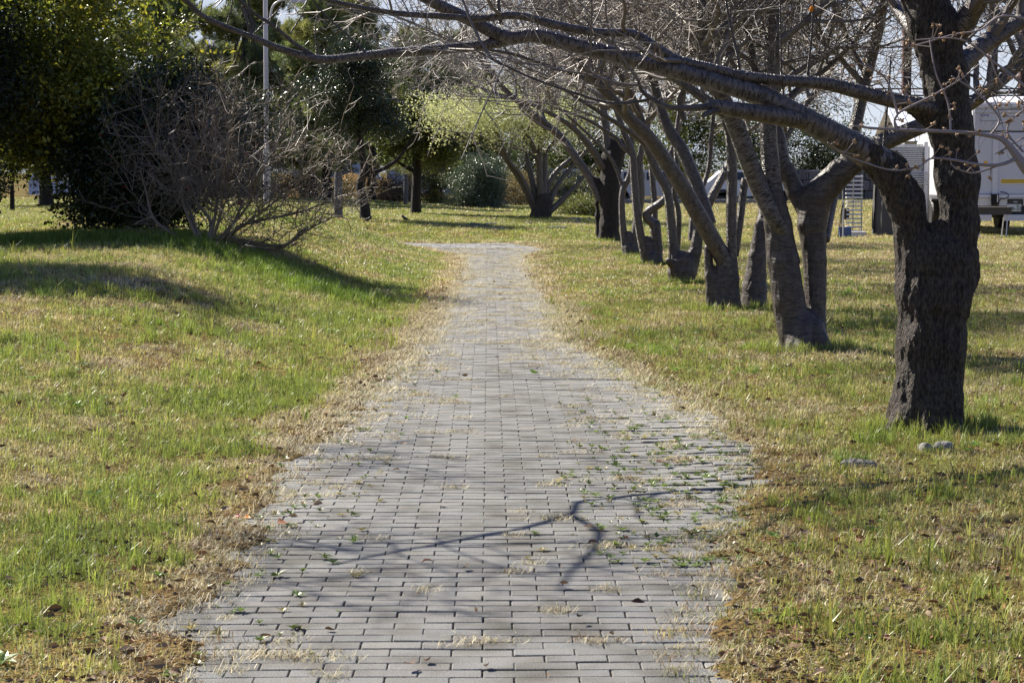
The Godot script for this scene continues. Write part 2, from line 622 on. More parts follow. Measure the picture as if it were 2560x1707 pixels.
func rosette(seed_: int, n: int, l: float, w: float, rise: float) -> ArrayMesh:
	var mb := MB.new()
	var r := RandomNumberGenerator.new()
	r.seed = seed_
	for k in n:
		var a := TAU * k / n + r.randf_range(-0.4, 0.4)
		leaf(mb, Vector3(0, 0.004, 0), Vector3(cos(a), r.randf_range(rise * 0.4, rise), sin(a)).normalized(), Vector3.UP, l * r.randf_range(0.6, 1.1), w * r.randf_range(0.8, 1.2), Color.WHITE)
	return mb.mesh()

func leaf(mb: MB, at: Vector3, dir: Vector3, up: Vector3, l: float, w: float, col: Color) -> void:
	var s := dir.cross(up).normalized() * w * 0.5
	var u := s.cross(dir).normalized()
	var m := at + dir * l * 0.45
	var tip := at + dir * l - u * l * 0.12
	var fold := u * w * 0.16
	mb.tri3(at, m + s + fold, m, col); mb.tri3(at, m, m - s + fold, col)
	mb.tri3(m, m + s + fold, tip, col); mb.tri3(m, tip, m - s + fold, col)

func tone(c: Color, v: float, r: RandomNumberGenerator) -> Color:
	var f := 1.0 + r.randfn(0.0, v)
	f = clampf(f, 0.45, 1.7)
	return Color(c.r * f, c.g * f, c.b * f)

func place(x: float, d: float, h: float, s: float, r: RandomNumberGenerator, tall := 1.0, tilt := 0.12) -> Transform3D:
	var b := Basis(Vector3.UP, r.randf() * TAU) * Basis(Vector3.RIGHT, r.randfn(0, tilt))
	return Transform3D(b.scaled(Vector3(s, s * tall, s)), Vector3(x, h, -d))

func build_grass() -> void:
	var r := RandomNumberGenerator.new()
	r.seed = 77
	var white := [Color(1, 1, 1), Color(0.85, 0.9, 0.8), Color(1.15, 1.05, 0.9)]
	var mix := [Color(1, 1, 1), Color(1.05, 1, 0.9), Color(0.8, 0.85, 0.7), Color(1.7, 1.25, 2.0), Color(1.35, 1.05, 1.3)]
	var shapes := {
		"short": [tuft(1, 15, 0.05, 0.02, 0.06, 0.0036, 0.1, 1.2, mix), tuft(2, 15, 0.05, 0.02, 0.065, 0.0034, 0.1, 1.3, mix), tuft(3, 13, 0.045, 0.018, 0.055, 0.004, 0.2, 1.4, mix)],
		"lush": [tuft(4, 16, 0.035, 0.05, 0.11, 0.0042, 0.1, 0.8, white), tuft(5, 14, 0.03, 0.06, 0.13, 0.0045, 0.1, 0.9, white)],
		"dry": [tuft(6, 16, 0.06, 0.03, 0.085, 0.0026, 1.0, 2.1, white), tuft(7, 16, 0.055, 0.03, 0.08, 0.0026, 0.8, 2.2, white)],
		"far": [tuft(8, 26, 0.12, 0.035, 0.075, 0.009, 0.1, 1.0, mix), tuft(9, 26, 0.12, 0.03, 0.07, 0.009, 0.2, 1.2, mix)],
		"strap": [tuft(10, 9, 0.02, 0.12, 0.24, 0.009, 0.15, 0.8, white), tuft(11, 7, 0.02, 0.1, 0.22, 0.008, 0.1, 0.9, white)]}
	var xf := {}
	var co := {}
	for k in shapes:
		for q in shapes[k].size():
			xf[k + str(q)] = []
			co[k + str(q)] = []
	var green := lin(0.25, 0.31, 0.075)
	var olive := lin(0.36, 0.37, 0.12)
	var yellow := lin(0.47, 0.43, 0.19)
	var straw := lin(0.58, 0.51, 0.35)
	var brown := lin(0.30, 0.21, 0.12)
	var bands := [[6.0, 10.0, 560.0], [10.0, 16.0, 480.0], [16.0, 26.0, 280.0], [26.0, 48.0, 130.0], [48.0, 72.0, 40.0], [72.0, 112.0, 14.0]]
	for bd in bands:
		var area: float = 0.457 * (bd[1] * bd[1] - bd[0] * bd[0]) / 2.0 + 2.4 * (bd[1] - bd[0])
		for k in int(area * bd[2]):
			var d := sqrt(lerpf(bd[0] * bd[0], bd[1] * bd[1], r.randf()))
			var x := lerpf(-0.218 * d - 1.2, 0.239 * d + 1.2, r.randf())
			var e := edge_out(x, d) if d < 56.0 else 3.0
			if e < -0.16 or e < 0.02 and r.randf() > 0.12 + 0.5 * smooth(-0.16, 0.02, e) or e < 0.4 and r.randf() < 0.35 * (1.0 - smooth(0.1, 0.4, e)) and d < 20.0:
				continue
			if d < 20.0 and nz2.get_noise_2d(x * 300.0, d * 300.0) > 0.3 and r.randf() < 0.7:
				continue
			var h := maxf(turf_h(x, d), pave_h(x, d)) if e < 0.05 else turf_h(x, d)
			var p := nz.get_noise_2d(x * 45.0, d * 45.0)
			var q := nz2.get_noise_2d(x * 120.0 + 70.0, d * 120.0)
			var dryness := 0.38 + 0.7 * p + 0.8 * q + r.randfn(0, 0.22)
			if x < 0.0 and d < 46.0:
				dryness -= 0.28 * smooth(0.15, 0.5, e) * (1.0 - smooth(0.8, 1.5, e)) + 0.06
				if d > 24.0 and x < -2.2:
					dryness -= 0.15
				if x < -3.6 and d < 20.0:
					dryness += 0.14
			elif d < 46.0:
				dryness += 0.0
				if x > 4.2 and d > 20.0:
					dryness += 0.35 * smooth(4.2, 6.5, x)
			if d >= 46.0:
				dryness -= 0.22
				if x > 6.0:
					dryness += 0.3
			dryness += (0.9 if x < 0.0 or d > 13.0 else 0.5) * (1.0 - smooth(0.03, 0.34, e))
			var col: Color
			if dryness < 0.2: col = green.lerp(olive, clampf(dryness / 0.2, 0.0, 1.0))
			elif dryness < 0.55: col = olive.lerp(yellow, (dryness - 0.2) / 0.35)
			else: col = yellow.lerp(straw, clampf((dryness - 0.55) / 0.35, 0.0, 1.0))
			if dryness > 0.5 and r.randf() < 0.3:
				col = brown
			if x > 0.0 and d < 46.0 and r.randf() < 0.35:
				col = lin(0.24, 0.26, 0.07) if r.randf() < 0.75 else lin(0.26, 0.18, 0.1)
			col = tone(col, 0.2, r)
			var kind := "short"
			var s := r.randf_range(0.75, 1.25)
			if d > 48.0:
				kind = "far"
				s *= 1.0 + 0.012 * (d - 48.0)
			elif d > 26.0:
				kind = "far" if r.randf() < 0.7 else "short"
				s *= 0.85 if kind == "far" else 1.4
			elif dryness > 0.72 and r.randf() < 0.75:
				kind = "dry"
				if e < 0.45 and d > 12.0: s *= 1.35
			elif dryness < 0.1 and r.randf() < 0.3:
				kind = "lush"
				s *= r.randf_range(0.6, 1.0)
			if x > 0.125 * d + 0.1 and d < 9.0 and r.randf() < 0.035 or r.randf() < 0.0025 and d < 26.0:
				kind = "strap"
				col = tone(green.lerp(olive, r.randf()), 0.15, r)
				s *= r.randf_range(0.5, 1.0)
			if d > 15.0 and d < 26.0: s *= 1.2
			var key: String = kind + str(r.randi() % shapes[kind].size())
			xf[key].append(place(x, d, h, s, r))
			co[key].append(col)
	# taller green grass on the bank round the shrubs and at the tree feet
	for k in 5200:
		var t := r.randf()
		var x := lerpf(-6.2, -1.5, t) + r.randfn(0, 0.25)
		var d := lerpf(28.6, 25.2, clampf((t - 0.4) / 0.6, 0.0, 1.0)) + r.randfn(0, 0.45)
		var key := "lush" + str(r.randi() % 2)
		xf[key].append(place(x, d, turf_h(x, d), r.randf_range(0.8, 1.7), r))
		co[key].append(tone(lin(0.2, 0.29, 0.055), 0.2, r))
	for f in feet:
		for k in 130:
			var a := r.randf() * TAU
			var q: float = f[2] * r.randf_range(0.8, 1.7)
			var x: float = f[0] + cos(a) * q
			var d: float = f[1] + sin(a) * q
			var key := "lush" + str(r.randi() % 2)
			xf[key].append(place(x, d, turf_h(x, d), r.randf_range(0.6, 1.4), r))
			co[key].append(tone(green.lerp(olive, r.randf() * 0.7), 0.2, r))
	# clumps of bright grass in the lawn
	for k in 130:
		var d0 := sqrt(lerpf(50.0, 1500.0, r.randf()))
		var x0 := lerpf(-0.22 * d0, 0.24 * d0, r.randf())
		if edge_out(x0, d0) < 0.3: continue
		for q in int(r.randf_range(6, 22)):
			var x := x0 + r.randfn(0, 0.09)
			var d := d0 + r.randfn(0, 0.11)
			var key := "lush" + str(r.randi() % 2)
			xf[key].append(place(x, d, turf_h(x, d), r.randf_range(0.5, 1.0), r))
			co[key].append(tone(lin(0.24, 0.34, 0.07), 0.2, r))
	var names := {"short": ["lawn_grass", "short yellow-green grass of the lawns on both sides of the path"], "lush": ["green_grass", "longer bright green grass in clumps and round the tree feet"], "dry": ["dry_grass", "pale dry grass lying along the path edges"], "far": ["distant_grass", "grass of the lawns farther off"], "strap": ["broad_grass", "broad bladed grass standing up in the lawn"]}
	for k in shapes:
		for q in shapes[k].size():
			var key: String = k + str(q)
			if xf[key].size():
				var o := swarm(names[k][0], shapes[k][q], M.straw if k == "dry" else M.blade, xf[key], co[key], self)
				meta(o, names[k][1], "grass")
	# dry straw caught in the joints of the path
	var sx := [[], []]
	var sc := [[], []]
	for k in 420:
		var d := 6.4 + 36.0 * pow(r.randf(), 1.3)
		d = 5.65 + roundf((d - 5.65) / 0.1) * 0.1 + 0.05
		var x := lerpf(-1.1, 1.3, r.randf())
		if edge_out(x, d) > 0.0: continue
		if absf(x) < 0.5 and r.randf() < (0.45 if d < 17.0 else 0.1): continue
		var long := r.randf_range(0.012, 0.03) if r.randf() < 0.6 else r.randf_range(0.03, 0.13) * (1.0 + smooth(14.0, 30.0, d) * 1.5)
		if r.randf() < 0.3: d += r.randf_range(-0.05, 0.05)
		for q in int(2 + long * 130.0):
			var xq := x + r.randfn(0, long)
			var dq := d + r.randfn(0, 0.022)
			var t := place(xq, dq, pave_h(xq, dq) + 0.002, r.randf_range(0.5, 1.15), r, 0.9)
			sx[q % 2].append(t)
			sc[q % 2].append(tone(straw if r.randf() < 0.8 else brown, 0.2, r))
	for k in 3400:                                   # straw drifts on both margins farther along
		var d := lerpf(13.0, 43.0, r.randf())
		var side := -1.0 if r.randf() < 0.5 else 1.0
		var ed: float = table(edges, d, 1) if side < 0 else table(edges, d, 2)
		var x := ed + side * (0.12 - absf(r.randfn(0, 0.3)))
		if d > 30.0 and nz.get_noise_2d(0, d * 90.0) > 0.3: x = r.randf_range(-0.7, 0.9)
		sx[k % 2].append(place(x, d, maxf(pave_h(x, d), turf_h(x, d)) + 0.002, r.randf_range(0.7, 1.5), r, 0.7))
		sc[k % 2].append(tone(straw, 0.18, r))
	for q in 2:
		var o := swarm("straw", shapes["dry"][q], M.straw, sx[q], sc[q], self)
		meta(o, "pale straw caught in the brick joints and along the path margins", "straw")
	# small green weeds in the joints, most of them on the right where roots have lifted the bricks
	var ros := [rosette(1, 9, 0.045, 0.014, 0.8), rosette(2, 12, 0.035, 0.012, 1.1), rosette(3, 8, 0.07, 0.022, 0.6)]
	var wx := [[], [], []]
	var wc := [[], [], []]
	for k in 1000:
		var d := 8.6 + absf(r.randfn(0, 3.4))
		var x := 1.05 + r.randfn(0, 0.36)
		if r.randf() < 0.25:
			x = -0.85 + r.randfn(0, 0.2)
			d = r.randf_range(6.5, 18.0)
		if edge_out(x, d) > 0.1 or edge_out(x, d) < -1.0: continue
		d = 5.65 + roundf((d - 5.65) / 0.1) * 0.1 + 0.05
		var q := r.randi() % 3
		wx[q].append(place(x, d, pave_h(x, d), r.randf_range(0.35, 1.25) * (0.6 if q == 2 else 0.9), r))
		wc[q].append(tone(lin(0.14, 0.2, 0.05) if r.randf() < 0.7 else lin(0.3, 0.26, 0.12), 0.25, r))
	for k in 1500:                                   # broad leaves in the lawn
		var d := sqrt(lerpf(42.0, 900.0, r.randf()))
		var x := lerpf(-0.22 * d - 0.5, 0.24 * d + 0.5, r.randf())
		if edge_out(x, d) < 0.12 or nz.get_noise_2d(x * 70.0, d * 70.0) < 0.05: continue
		var q := r.randi() % 3
		wx[q].append(place(x, d, turf_h(x, d) + 0.012, r.randf_range(0.5, 1.3), r))
		wc[q].append(tone(lin(0.13, 0.22, 0.04), 0.25, r))
	for q in 3:
		meta(swarm("weeds", ros[q], M.gloss, wx[q], wc[q], self), "small green weeds between the bricks and in the lawn", "weeds")
	# fallen leaves
	var lx := [[], [], []]
	var lc := [[], [], []]
	for k in 16000:
		var d := sqrt(lerpf(42.0, 1100.0, pow(r.randf(), 1.5)))
		var x := lerpf(-0.22 * d - 0.6, 0.24 * d + 0.6, r.randf())
		var e := edge_out(x, d)
		var keep := 0.3
		if e < 0.0: keep = 0.012
		elif x < 0.0: keep = 0.75 * (1.0 - smooth(0.1, 0.7, e)) + 0.14
		elif d < 9.5 and x > 0.9: keep = 0.9
		elif nz.get_noise_2d(x * 60.0 + 900.0, d * 60.0) < 0.0: keep = 0.2
		if r.randf() > keep: continue
		var q := r.randi() % 3
		lx[q].append(place(x, d, (pave_h(x, d) if e < 0.0 else turf_h(x, d)) + r.randf_range(0.006, 0.03), r.randf_range(0.35, 0.95), r, 1.0, 1.0))
		lc[q].append(tone([lin(0.12, 0.075, 0.045), lin(0.17, 0.105, 0.06), lin(0.28, 0.2, 0.125), lin(0.19, 0.09, 0.045), lin(0.08, 0.05, 0.035)][r.randi() % 5], 0.25, r))
	for k in 24000:
		var d := sqrt(lerpf(42.0, 900.0, pow(r.randf(), 1.6)))
		var x := lerpf(-0.22 * d - 0.4, 0.24 * d + 0.4, r.randf())
		var e := edge_out(x, d)
		if e < 0.0 or nz2.get_noise_2d(x * 130.0 + 30.0, d * 130.0) < (-0.1 if x > 0.0 else 0.12) + 0.25 * smooth(0.3, 0.9, e) - 0.2 * smooth(0.3, 0.0, e): continue
		var q := r.randi() % 3
		lx[q].append(place(x, d, turf_h(x, d) + r.randf_range(0.008, 0.034), r.randf_range(0.15, 0.5), r, 1.0, 1.2))
		lc[q].append(tone([lin(0.11, 0.07, 0.045), lin(0.17, 0.11, 0.07), lin(0.24, 0.17, 0.11), lin(0.07, 0.05, 0.035)][r.randi() % 4], 0.3, r))
	for q in 3:
		meta(swarm("leaf_litter", dead_leaf(40 + q), M.dead, lx[q], lc[q], self), "brown curled leaves scattered over lawn and path edges", "leaves")

var feet := []

# ---------------------------------------------------------------- trees
# resample a rough limb (points with radii) into a smooth one
func curve(pts: Array, rad: Array, step: float) -> Array:
	var op := PackedVector3Array()
	var orr := PackedFloat32Array()
	var n := pts.size()
	for k in n - 1:
		var p0: Vector3 = pts[maxi(k - 1, 0)]
		var p1: Vector3 = pts[k]
		var p2: Vector3 = pts[k + 1]
		var p3: Vector3 = pts[mini(k + 2, n - 1)]
		var m := maxi(1, int(ceil(p1.distance_to(p2) / step)))
		for q in m:
			var t := float(q) / m
			op.append(p1.cubic_interpolate(p2, p0, p3, t))
			orr.append(lerpf(rad[k], rad[k + 1], t))
	op.append(pts[n - 1])
	orr.append(rad[n - 1])
	return [op, orr]

# traced limb: [x, y, distance, width in photograph pixels]
func traced(raw: Array) -> Array:
	var p := []
	var r := []
	for q in raw:
		p.append(P(q[0], q[1], q[2]))
		r.append(q[3] * 0.5 * q[2] / F)
	return [p, r]

# one continuous skin round tapered bones, joined with a smooth minimum and meshed as surface nets
func skin(bones: Array, k: float, cell: float, relief: float, upright: bool, col: Color) -> MB:
	var lo := Vector3.INF
	var hi := -Vector3.INF
	for b in bones:
		for e in [[b[0], b[1]], [b[2], b[3]]]:
			var m: float = e[1] + cell * 3.0 + relief
			lo = lo.min(e[0] - Vector3.ONE * m)
			hi = hi.max(e[0] + Vector3.ONE * m)
	var nx := int((hi.x - lo.x) / cell) + 2
	var ny := int((hi.y - lo.y) / cell) + 2
	var nn := int((hi.z - lo.z) / cell) + 2
	var f := PackedFloat32Array()
	f.resize(nx * ny * nn)
	f.fill(1.0)
	var ns := FastNoiseLite.new()
	ns.seed = 5
	ns.frequency = 1.0
	ns.fractal_octaves = 3
	for b in bones:
		var a0: Vector3 = b[0]
		var a1: Vector3 = b[2]
		var r0: float = b[1]
		var r1: float = b[3]
		var reach := maxf(r0, r1) + cell * 2.5 + relief + k
		var l0 := ((a0.min(a1) - Vector3.ONE * reach - lo) / cell).floor().max(Vector3.ZERO)
		var l1 := ((a0.max(a1) + Vector3.ONE * reach - lo) / cell).ceil().min(Vector3(nx - 1, ny - 1, nn - 1))
		var ab := a1 - a0
		var il := 1.0 / ab.length_squared()
		for y in range(int(l0.y), int(l1.y) + 1):
			for z in range(int(l0.z), int(l1.z) + 1):
				var at := (y * nn + z) * nx
				for x in range(int(l0.x), int(l1.x) + 1):
					var p := lo + Vector3(x, y, z) * cell - a0
					var t := clampf(p.dot(ab) * il, 0.0, 1.0)
					var dd := (p - ab * t).length() - lerpf(r0, r1, t)
					var o := f[at + x]
					if dd < o + k:
						var h := clampf(0.5 + 0.5 * (o - dd) / k, 0.0, 1.0)
						f[at + x] = lerpf(o, dd, h) - k * h * (1.0 - h)
	if relief > 0.0:
		for y in ny:
			for z in nn:
				var at := (y * nn + z) * nx
				for x in nx:
					if absf(f[at + x]) < cell * 2.0 + relief:
						var p := lo + Vector3(x, y, z) * cell
						var q := ns.get_noise_3d(p.x * 11.0, p.y * 2.6, p.z * 11.0) if upright else ns.get_noise_3d(p.x * 5.0, p.y * 9.0, p.z * 5.0)
						f[at + x] += relief * (absf(q) * 2.2 - 0.5) + relief * 1.1 * ns.get_noise_3d(p.x * 3.0, p.y * 2.0, p.z * 3.0)
	var mb := MB.new()
	var id := PackedInt32Array()
	id.resize(nx * ny * nn)
	id.fill(-1)
	var sy := nn * nx
	var off := [0, 1, nx, nx + 1, sy, sy + 1, sy + nx, sy + nx + 1]
	var offp := [Vector3(0, 0, 0), Vector3(1, 0, 0), Vector3(0, 0, 1), Vector3(1, 0, 1), Vector3(0, 1, 0), Vector3(1, 1, 0), Vector3(0, 1, 1), Vector3(1, 1, 1)]
	var ed := [[0, 1], [2, 3], [4, 5], [6, 7], [0, 2], [1, 3], [4, 6], [5, 7], [0, 4], [1, 5], [2, 6], [3, 7]]
	for y in ny - 1:
		for z in nn - 1:
			for x in nx - 1:
				var at := y * sy + z * nx + x
				var s0 := f[at] < 0.0
				if (f[at + 1] < 0.0) == s0 and (f[at + nx] < 0.0) == s0 and (f[at + nx + 1] < 0.0) == s0 and (f[at + sy] < 0.0) == s0 and (f[at + sy + 1] < 0.0) == s0 and (f[at + sy + nx] < 0.0) == s0 and (f[at + sy + nx + 1] < 0.0) == s0:
					continue
				var sum := Vector3.ZERO
				var cnt := 0
				for e in ed:
					var va := f[at + off[e[0]]]
					var vb := f[at + off[e[1]]]
					if (va < 0.0) != (vb < 0.0):
						var pa: Vector3 = offp[e[0]]
						sum += pa.lerp(offp[e[1]], va / (va - vb))
						cnt += 1
				var g := Vector3(f[at + 1] - f[at] + f[at + sy + nx + 1] - f[at + sy + nx], f[at + sy] - f[at] + f[at + sy + nx + 1] - f[at + nx + 1], f[at + nx] - f[at] + f[at + sy + nx + 1] - f[at + sy + 1])
				id[at] = mb.vert(lo + (Vector3(x, y, z) + sum / cnt) * cell, g.normalized(), col, Vector2.ZERO)
	for y in range(1, ny - 1):
		for z in range(1, nn - 1):
			for x in range(1, nx - 1):
				var at := y * sy + z * nx + x
				var s0 := f[at] < 0.0
				for ax in 3:
					var st: int = [1, nx, sy][ax]
					if (f[at + st] < 0.0) == s0: continue
					var u: int = [nx, sy, 1][ax]
					var w: int = [sy, 1, nx][ax]
					var a := id[at]
					var b := id[at - u]
					var c := id[at - u - w]
					var e := id[at - w]
					if a < 0 or b < 0 or c < 0 or e < 0: continue
					if s0:
						mb.tri(a, b, c); mb.tri(a, c, e)
					else:
						mb.tri(a, c, b); mb.tri(a, e, c)
	return mb

# a spray of fine twigs about half a metre long growing along +y
func spray_mesh(seed_: int, buds: bool, droop := 0.0, rad0 := 0.0058, odds := 0.75) -> ArrayMesh:
	var mb := MB.new()
	var r := RandomNumberGenerator.new()
	r.seed = seed_
	var todo := [[Vector3.ZERO, Vector3.UP, 0.55, rad0, 0]]
	while todo.size():
		var t: Array = todo.pop_back()
		var p: Vector3 = t[0]
		var d: Vector3 = t[1]
		var n := 4 if t[4] == 0 else 3
		var pts := PackedVector3Array([p])
		var rad := PackedFloat32Array([t[3]])
		for k in n:
			d = (d + Vector3(r.randfn(0, 0.16), r.randfn(0, 0.12) + 0.05 - droop, r.randfn(0, 0.16))).normalized()
			p += d * t[2] / n
			pts.append(p)
			rad.append(t[3] * lerpf(1.0, 0.45, (k + 1.0) / n))
			if t[4] < 2:
				for c in (2 if t[4] == 0 else 1):
					if r.randf() < odds:
						var s := Vector3(r.randfn(0, 1), r.randfn(0, 1), r.randfn(0, 1)).normalized()
						s = (s - d * s.dot(d)).normalized()
						todo.append([p, (d * r.randf_range(0.5, 1.0) + s).normalized(), t[2] * r.randf_range(0.3, 0.55), t[3] * 0.6, t[4] + 1])
		mb.tube(pts, rad, 3, Color.WHITE, 0.0, null, false)
		if buds:
			for k in range(1, pts.size()):
				for c in 2:
					if r.randf() < 0.7:
						bud(mb, pts[k], (d + Vector3(r.randfn(0, 0.6), r.randfn(0, 0.6), r.randfn(0, 0.6))).normalized(), 0.007, lin(1.5, 1.05, 0.7))
	return mb.mesh()

func bud(mb: MB, at: Vector3, dir: Vector3, l: float, col: Color) -> void:
	var s := dir.cross(Vector3(0.3, 0.9, 0.2)).normalized() * l * 0.36
	var u := s.cross(dir).normalized() * l * 0.36
	var m := at + dir * l * 0.45
	var ring := [m + s, m + u, m - s, m - u]
	for k in 4:
		mb.tri3(at, ring[k], ring[(k + 1) % 4], col)
		mb.tri3(ring[k], at + dir * l, ring[(k + 1) % 4], col)

var sprays := []
var thick := 0.1
var low_limit := 0.0
func grow(mb: MB, out: Array, p: Vector3, dir: Vector3, l: float, rad: float, lvl: int, r: RandomNumberGenerator, lift: float, col: Color) -> void:
	if low_limit > 0.0 and p.y < low_limit:
		return
	var n := 5
	var pts := [p]
	var rr := [rad]
	var d := dir
	if low_limit > 0.0:
		d.y = maxf(d.y, -0.1)
		d = d.normalized()
	for k in n:
		d = (d + Vector3(r.randfn(0, 0.17), r.randfn(0, 0.14) + lift, r.randfn(0, 0.17))).normalized()
		if low_limit > 0.0 and d.y < -0.05:
			d.y = 0.0
			d = d.normalized()
		p += d * l / n
		pts.append(p)
		rr.append(rad * lerpf(1.0, 0.5, (k + 1.0) / n))
		if k >= 1:
			var kids := 1 if lvl > 0 else 0
			if k == n - 1 and lvl > 0: kids = 2
			for q in kids:
				if r.randf() < 0.15: continue
				var s := Vector3(r.randfn(0, 1), r.randfn(0, 0.8), r.randfn(0, 1))
				s = (s - d * s.dot(d)).normalized()
				grow(mb, out, p, (d * r.randf_range(0.6, 1.2) + s).normalized(), l * r.randf_range(0.5, 0.75), maxf(0.004, rr[k + 1] * r.randf_range(0.5, 0.75)), lvl - 1, r, lift, col)
			if lvl == 0 and (k == n - 1 or r.randf() < thick):
				for q in 1:
					var s2 := Vector3(r.randfn(0, 1), r.randfn(0, 0.7) + 0.25, r.randfn(0, 1)).normalized()
					var y := (d * 0.7 + s2).normalized()
					var xx := y.cross(Vector3(r.randf() - 0.5, r.randf() - 0.5, r.randf() - 0.5)).normalized()
					var sc := r.randf_range(0.6, 1.25)
					out.append(Transform3D(Basis(xx, y, xx.cross(y)).scaled(Vector3.ONE * sc), p))
	var c := curve(pts, rr, maxf(l / 8.0, 0.06))
	mb.tube(c[0], c[1], 6 if rad > 0.02 else 4, col, 0.0, null, false)

# a tree from traced limbs; limbs: [raw points, number of side branches, from which share on]
func cherry(called: String, label: String, foot: Vector3, trunk: MB, trunk_mat: Material, limbs: Array, seed_: int, opts := {}) -> Node3D:
	var r := RandomNumberGenerator.new()
	r.seed = seed_
	var t := thing(called, foot, label, "tree", opts.get("group", "bare cherry trees in the row right of the path"))
	if trunk:
		part("trunk", trunk, trunk_mat, t)
	var br := MB.new()
	var tw := []
	var col: Color = opts.get("col", lin(0.14, 0.123, 0.112))
	for lb in limbs:
		var q := traced(lb[0])
		var c := curve(q[0], q[1], maxf(0.05, q[1][0] * 0.8))
		var mb := MB.new()
		var big: bool = q[1][0] > 0.035
		mb.tube(c[0], c[1], 12 if big else 8, col, 0.16, nz2)
		part("limb", mb, lb[3] if lb.size() > 3 else M.limb, t)
		var pts: PackedVector3Array = c[0]
		var rad: PackedFloat32Array = c[1]
		var cnt: int = int(lb[1] * float(opts.get("more", 1.0)))
		for k in cnt:
			var s := lerpf(lb[2], 0.98, (k + r.randf()) / cnt)
			var at := int(s * (pts.size() - 1))
			var d := (pts[mini(at + 1, pts.size() - 1)] - pts[maxi(at - 1, 0)]).normalized()
			var side := Vector3(r.randfn(0, 1), absf(r.randfn(0, 0.9)) + 0.25, r.randfn(0, 1))
			side = (side - d * side.dot(d)).normalized()
			var lv: int = opts.get("levels", 2)
			grow(br, tw, pts[at], (d * r.randf_range(0.3, 0.9) + side).normalized(), opts.get("reach", 1.0) * r.randf_range(0.6, 1.15), clampf(rad[at] * 0.6, 0.009, 0.04), lv, r, opts.get("lift", 0.03), col)
		# the end of the limb goes on as a branch
		if lb.size() < 5:
			var e := pts.size() - 1
			grow(br, tw, pts[e], (pts[e] - pts[maxi(e - 2, 0)]).normalized(), opts.get("reach", 1.0) * 1.2, rad[e] * 0.9, 2, r, opts.get("lift", 0.03), col)
	if br.v.size():
		part("branches", br, M.twig, t).set_meta("kind", "stuff")
	var lists := [[], [], []]
	var cols := [[], [], []]
	for k in tw.size():
		if r.randf() < float(opts.get("keep", 1.0)) and (low_limit == 0.0 or tw[k].origin.y > low_limit):
			lists[k % 3].append(tw[k])
			cols[k % 3].append(tone(opts.get("twig", lin(0.25, 0.22, 0.19)), 0.2, r))
	for k in 3:
		if lists[k].size():
			swarm("twigs", sprays[k], M.twig, lists[k], cols[k], t, foot)
	return t

func root_flare(c: Vector3, rad: float, r: RandomNumberGenerator, n := 5, top := 0.35) -> Array:
	var out := []
	for k in n:
		var a := TAU * (k + r.randf() * 0.7) / n
		var d := Vector3(cos(a), 0, sin(a))
		out.append([c + d * rad * 0.45 + Vector3.UP * top, rad * 0.5, c + d * rad * r.randf_range(1.1, 1.45) - Vector3.UP * 0.04, rad * 0.26])
	return out

func bones(raw: Array) -> Array:
	var q := traced(raw)
	var out := []
	for k in q[0].size() - 1:
		out.append([q[0][k], q[1][k], q[0][k + 1], q[1][k + 1]])
	return out

func foot_at(x: float, d: float) -> Vector3:
	return Vector3(x, turf_h(x, d), -d)

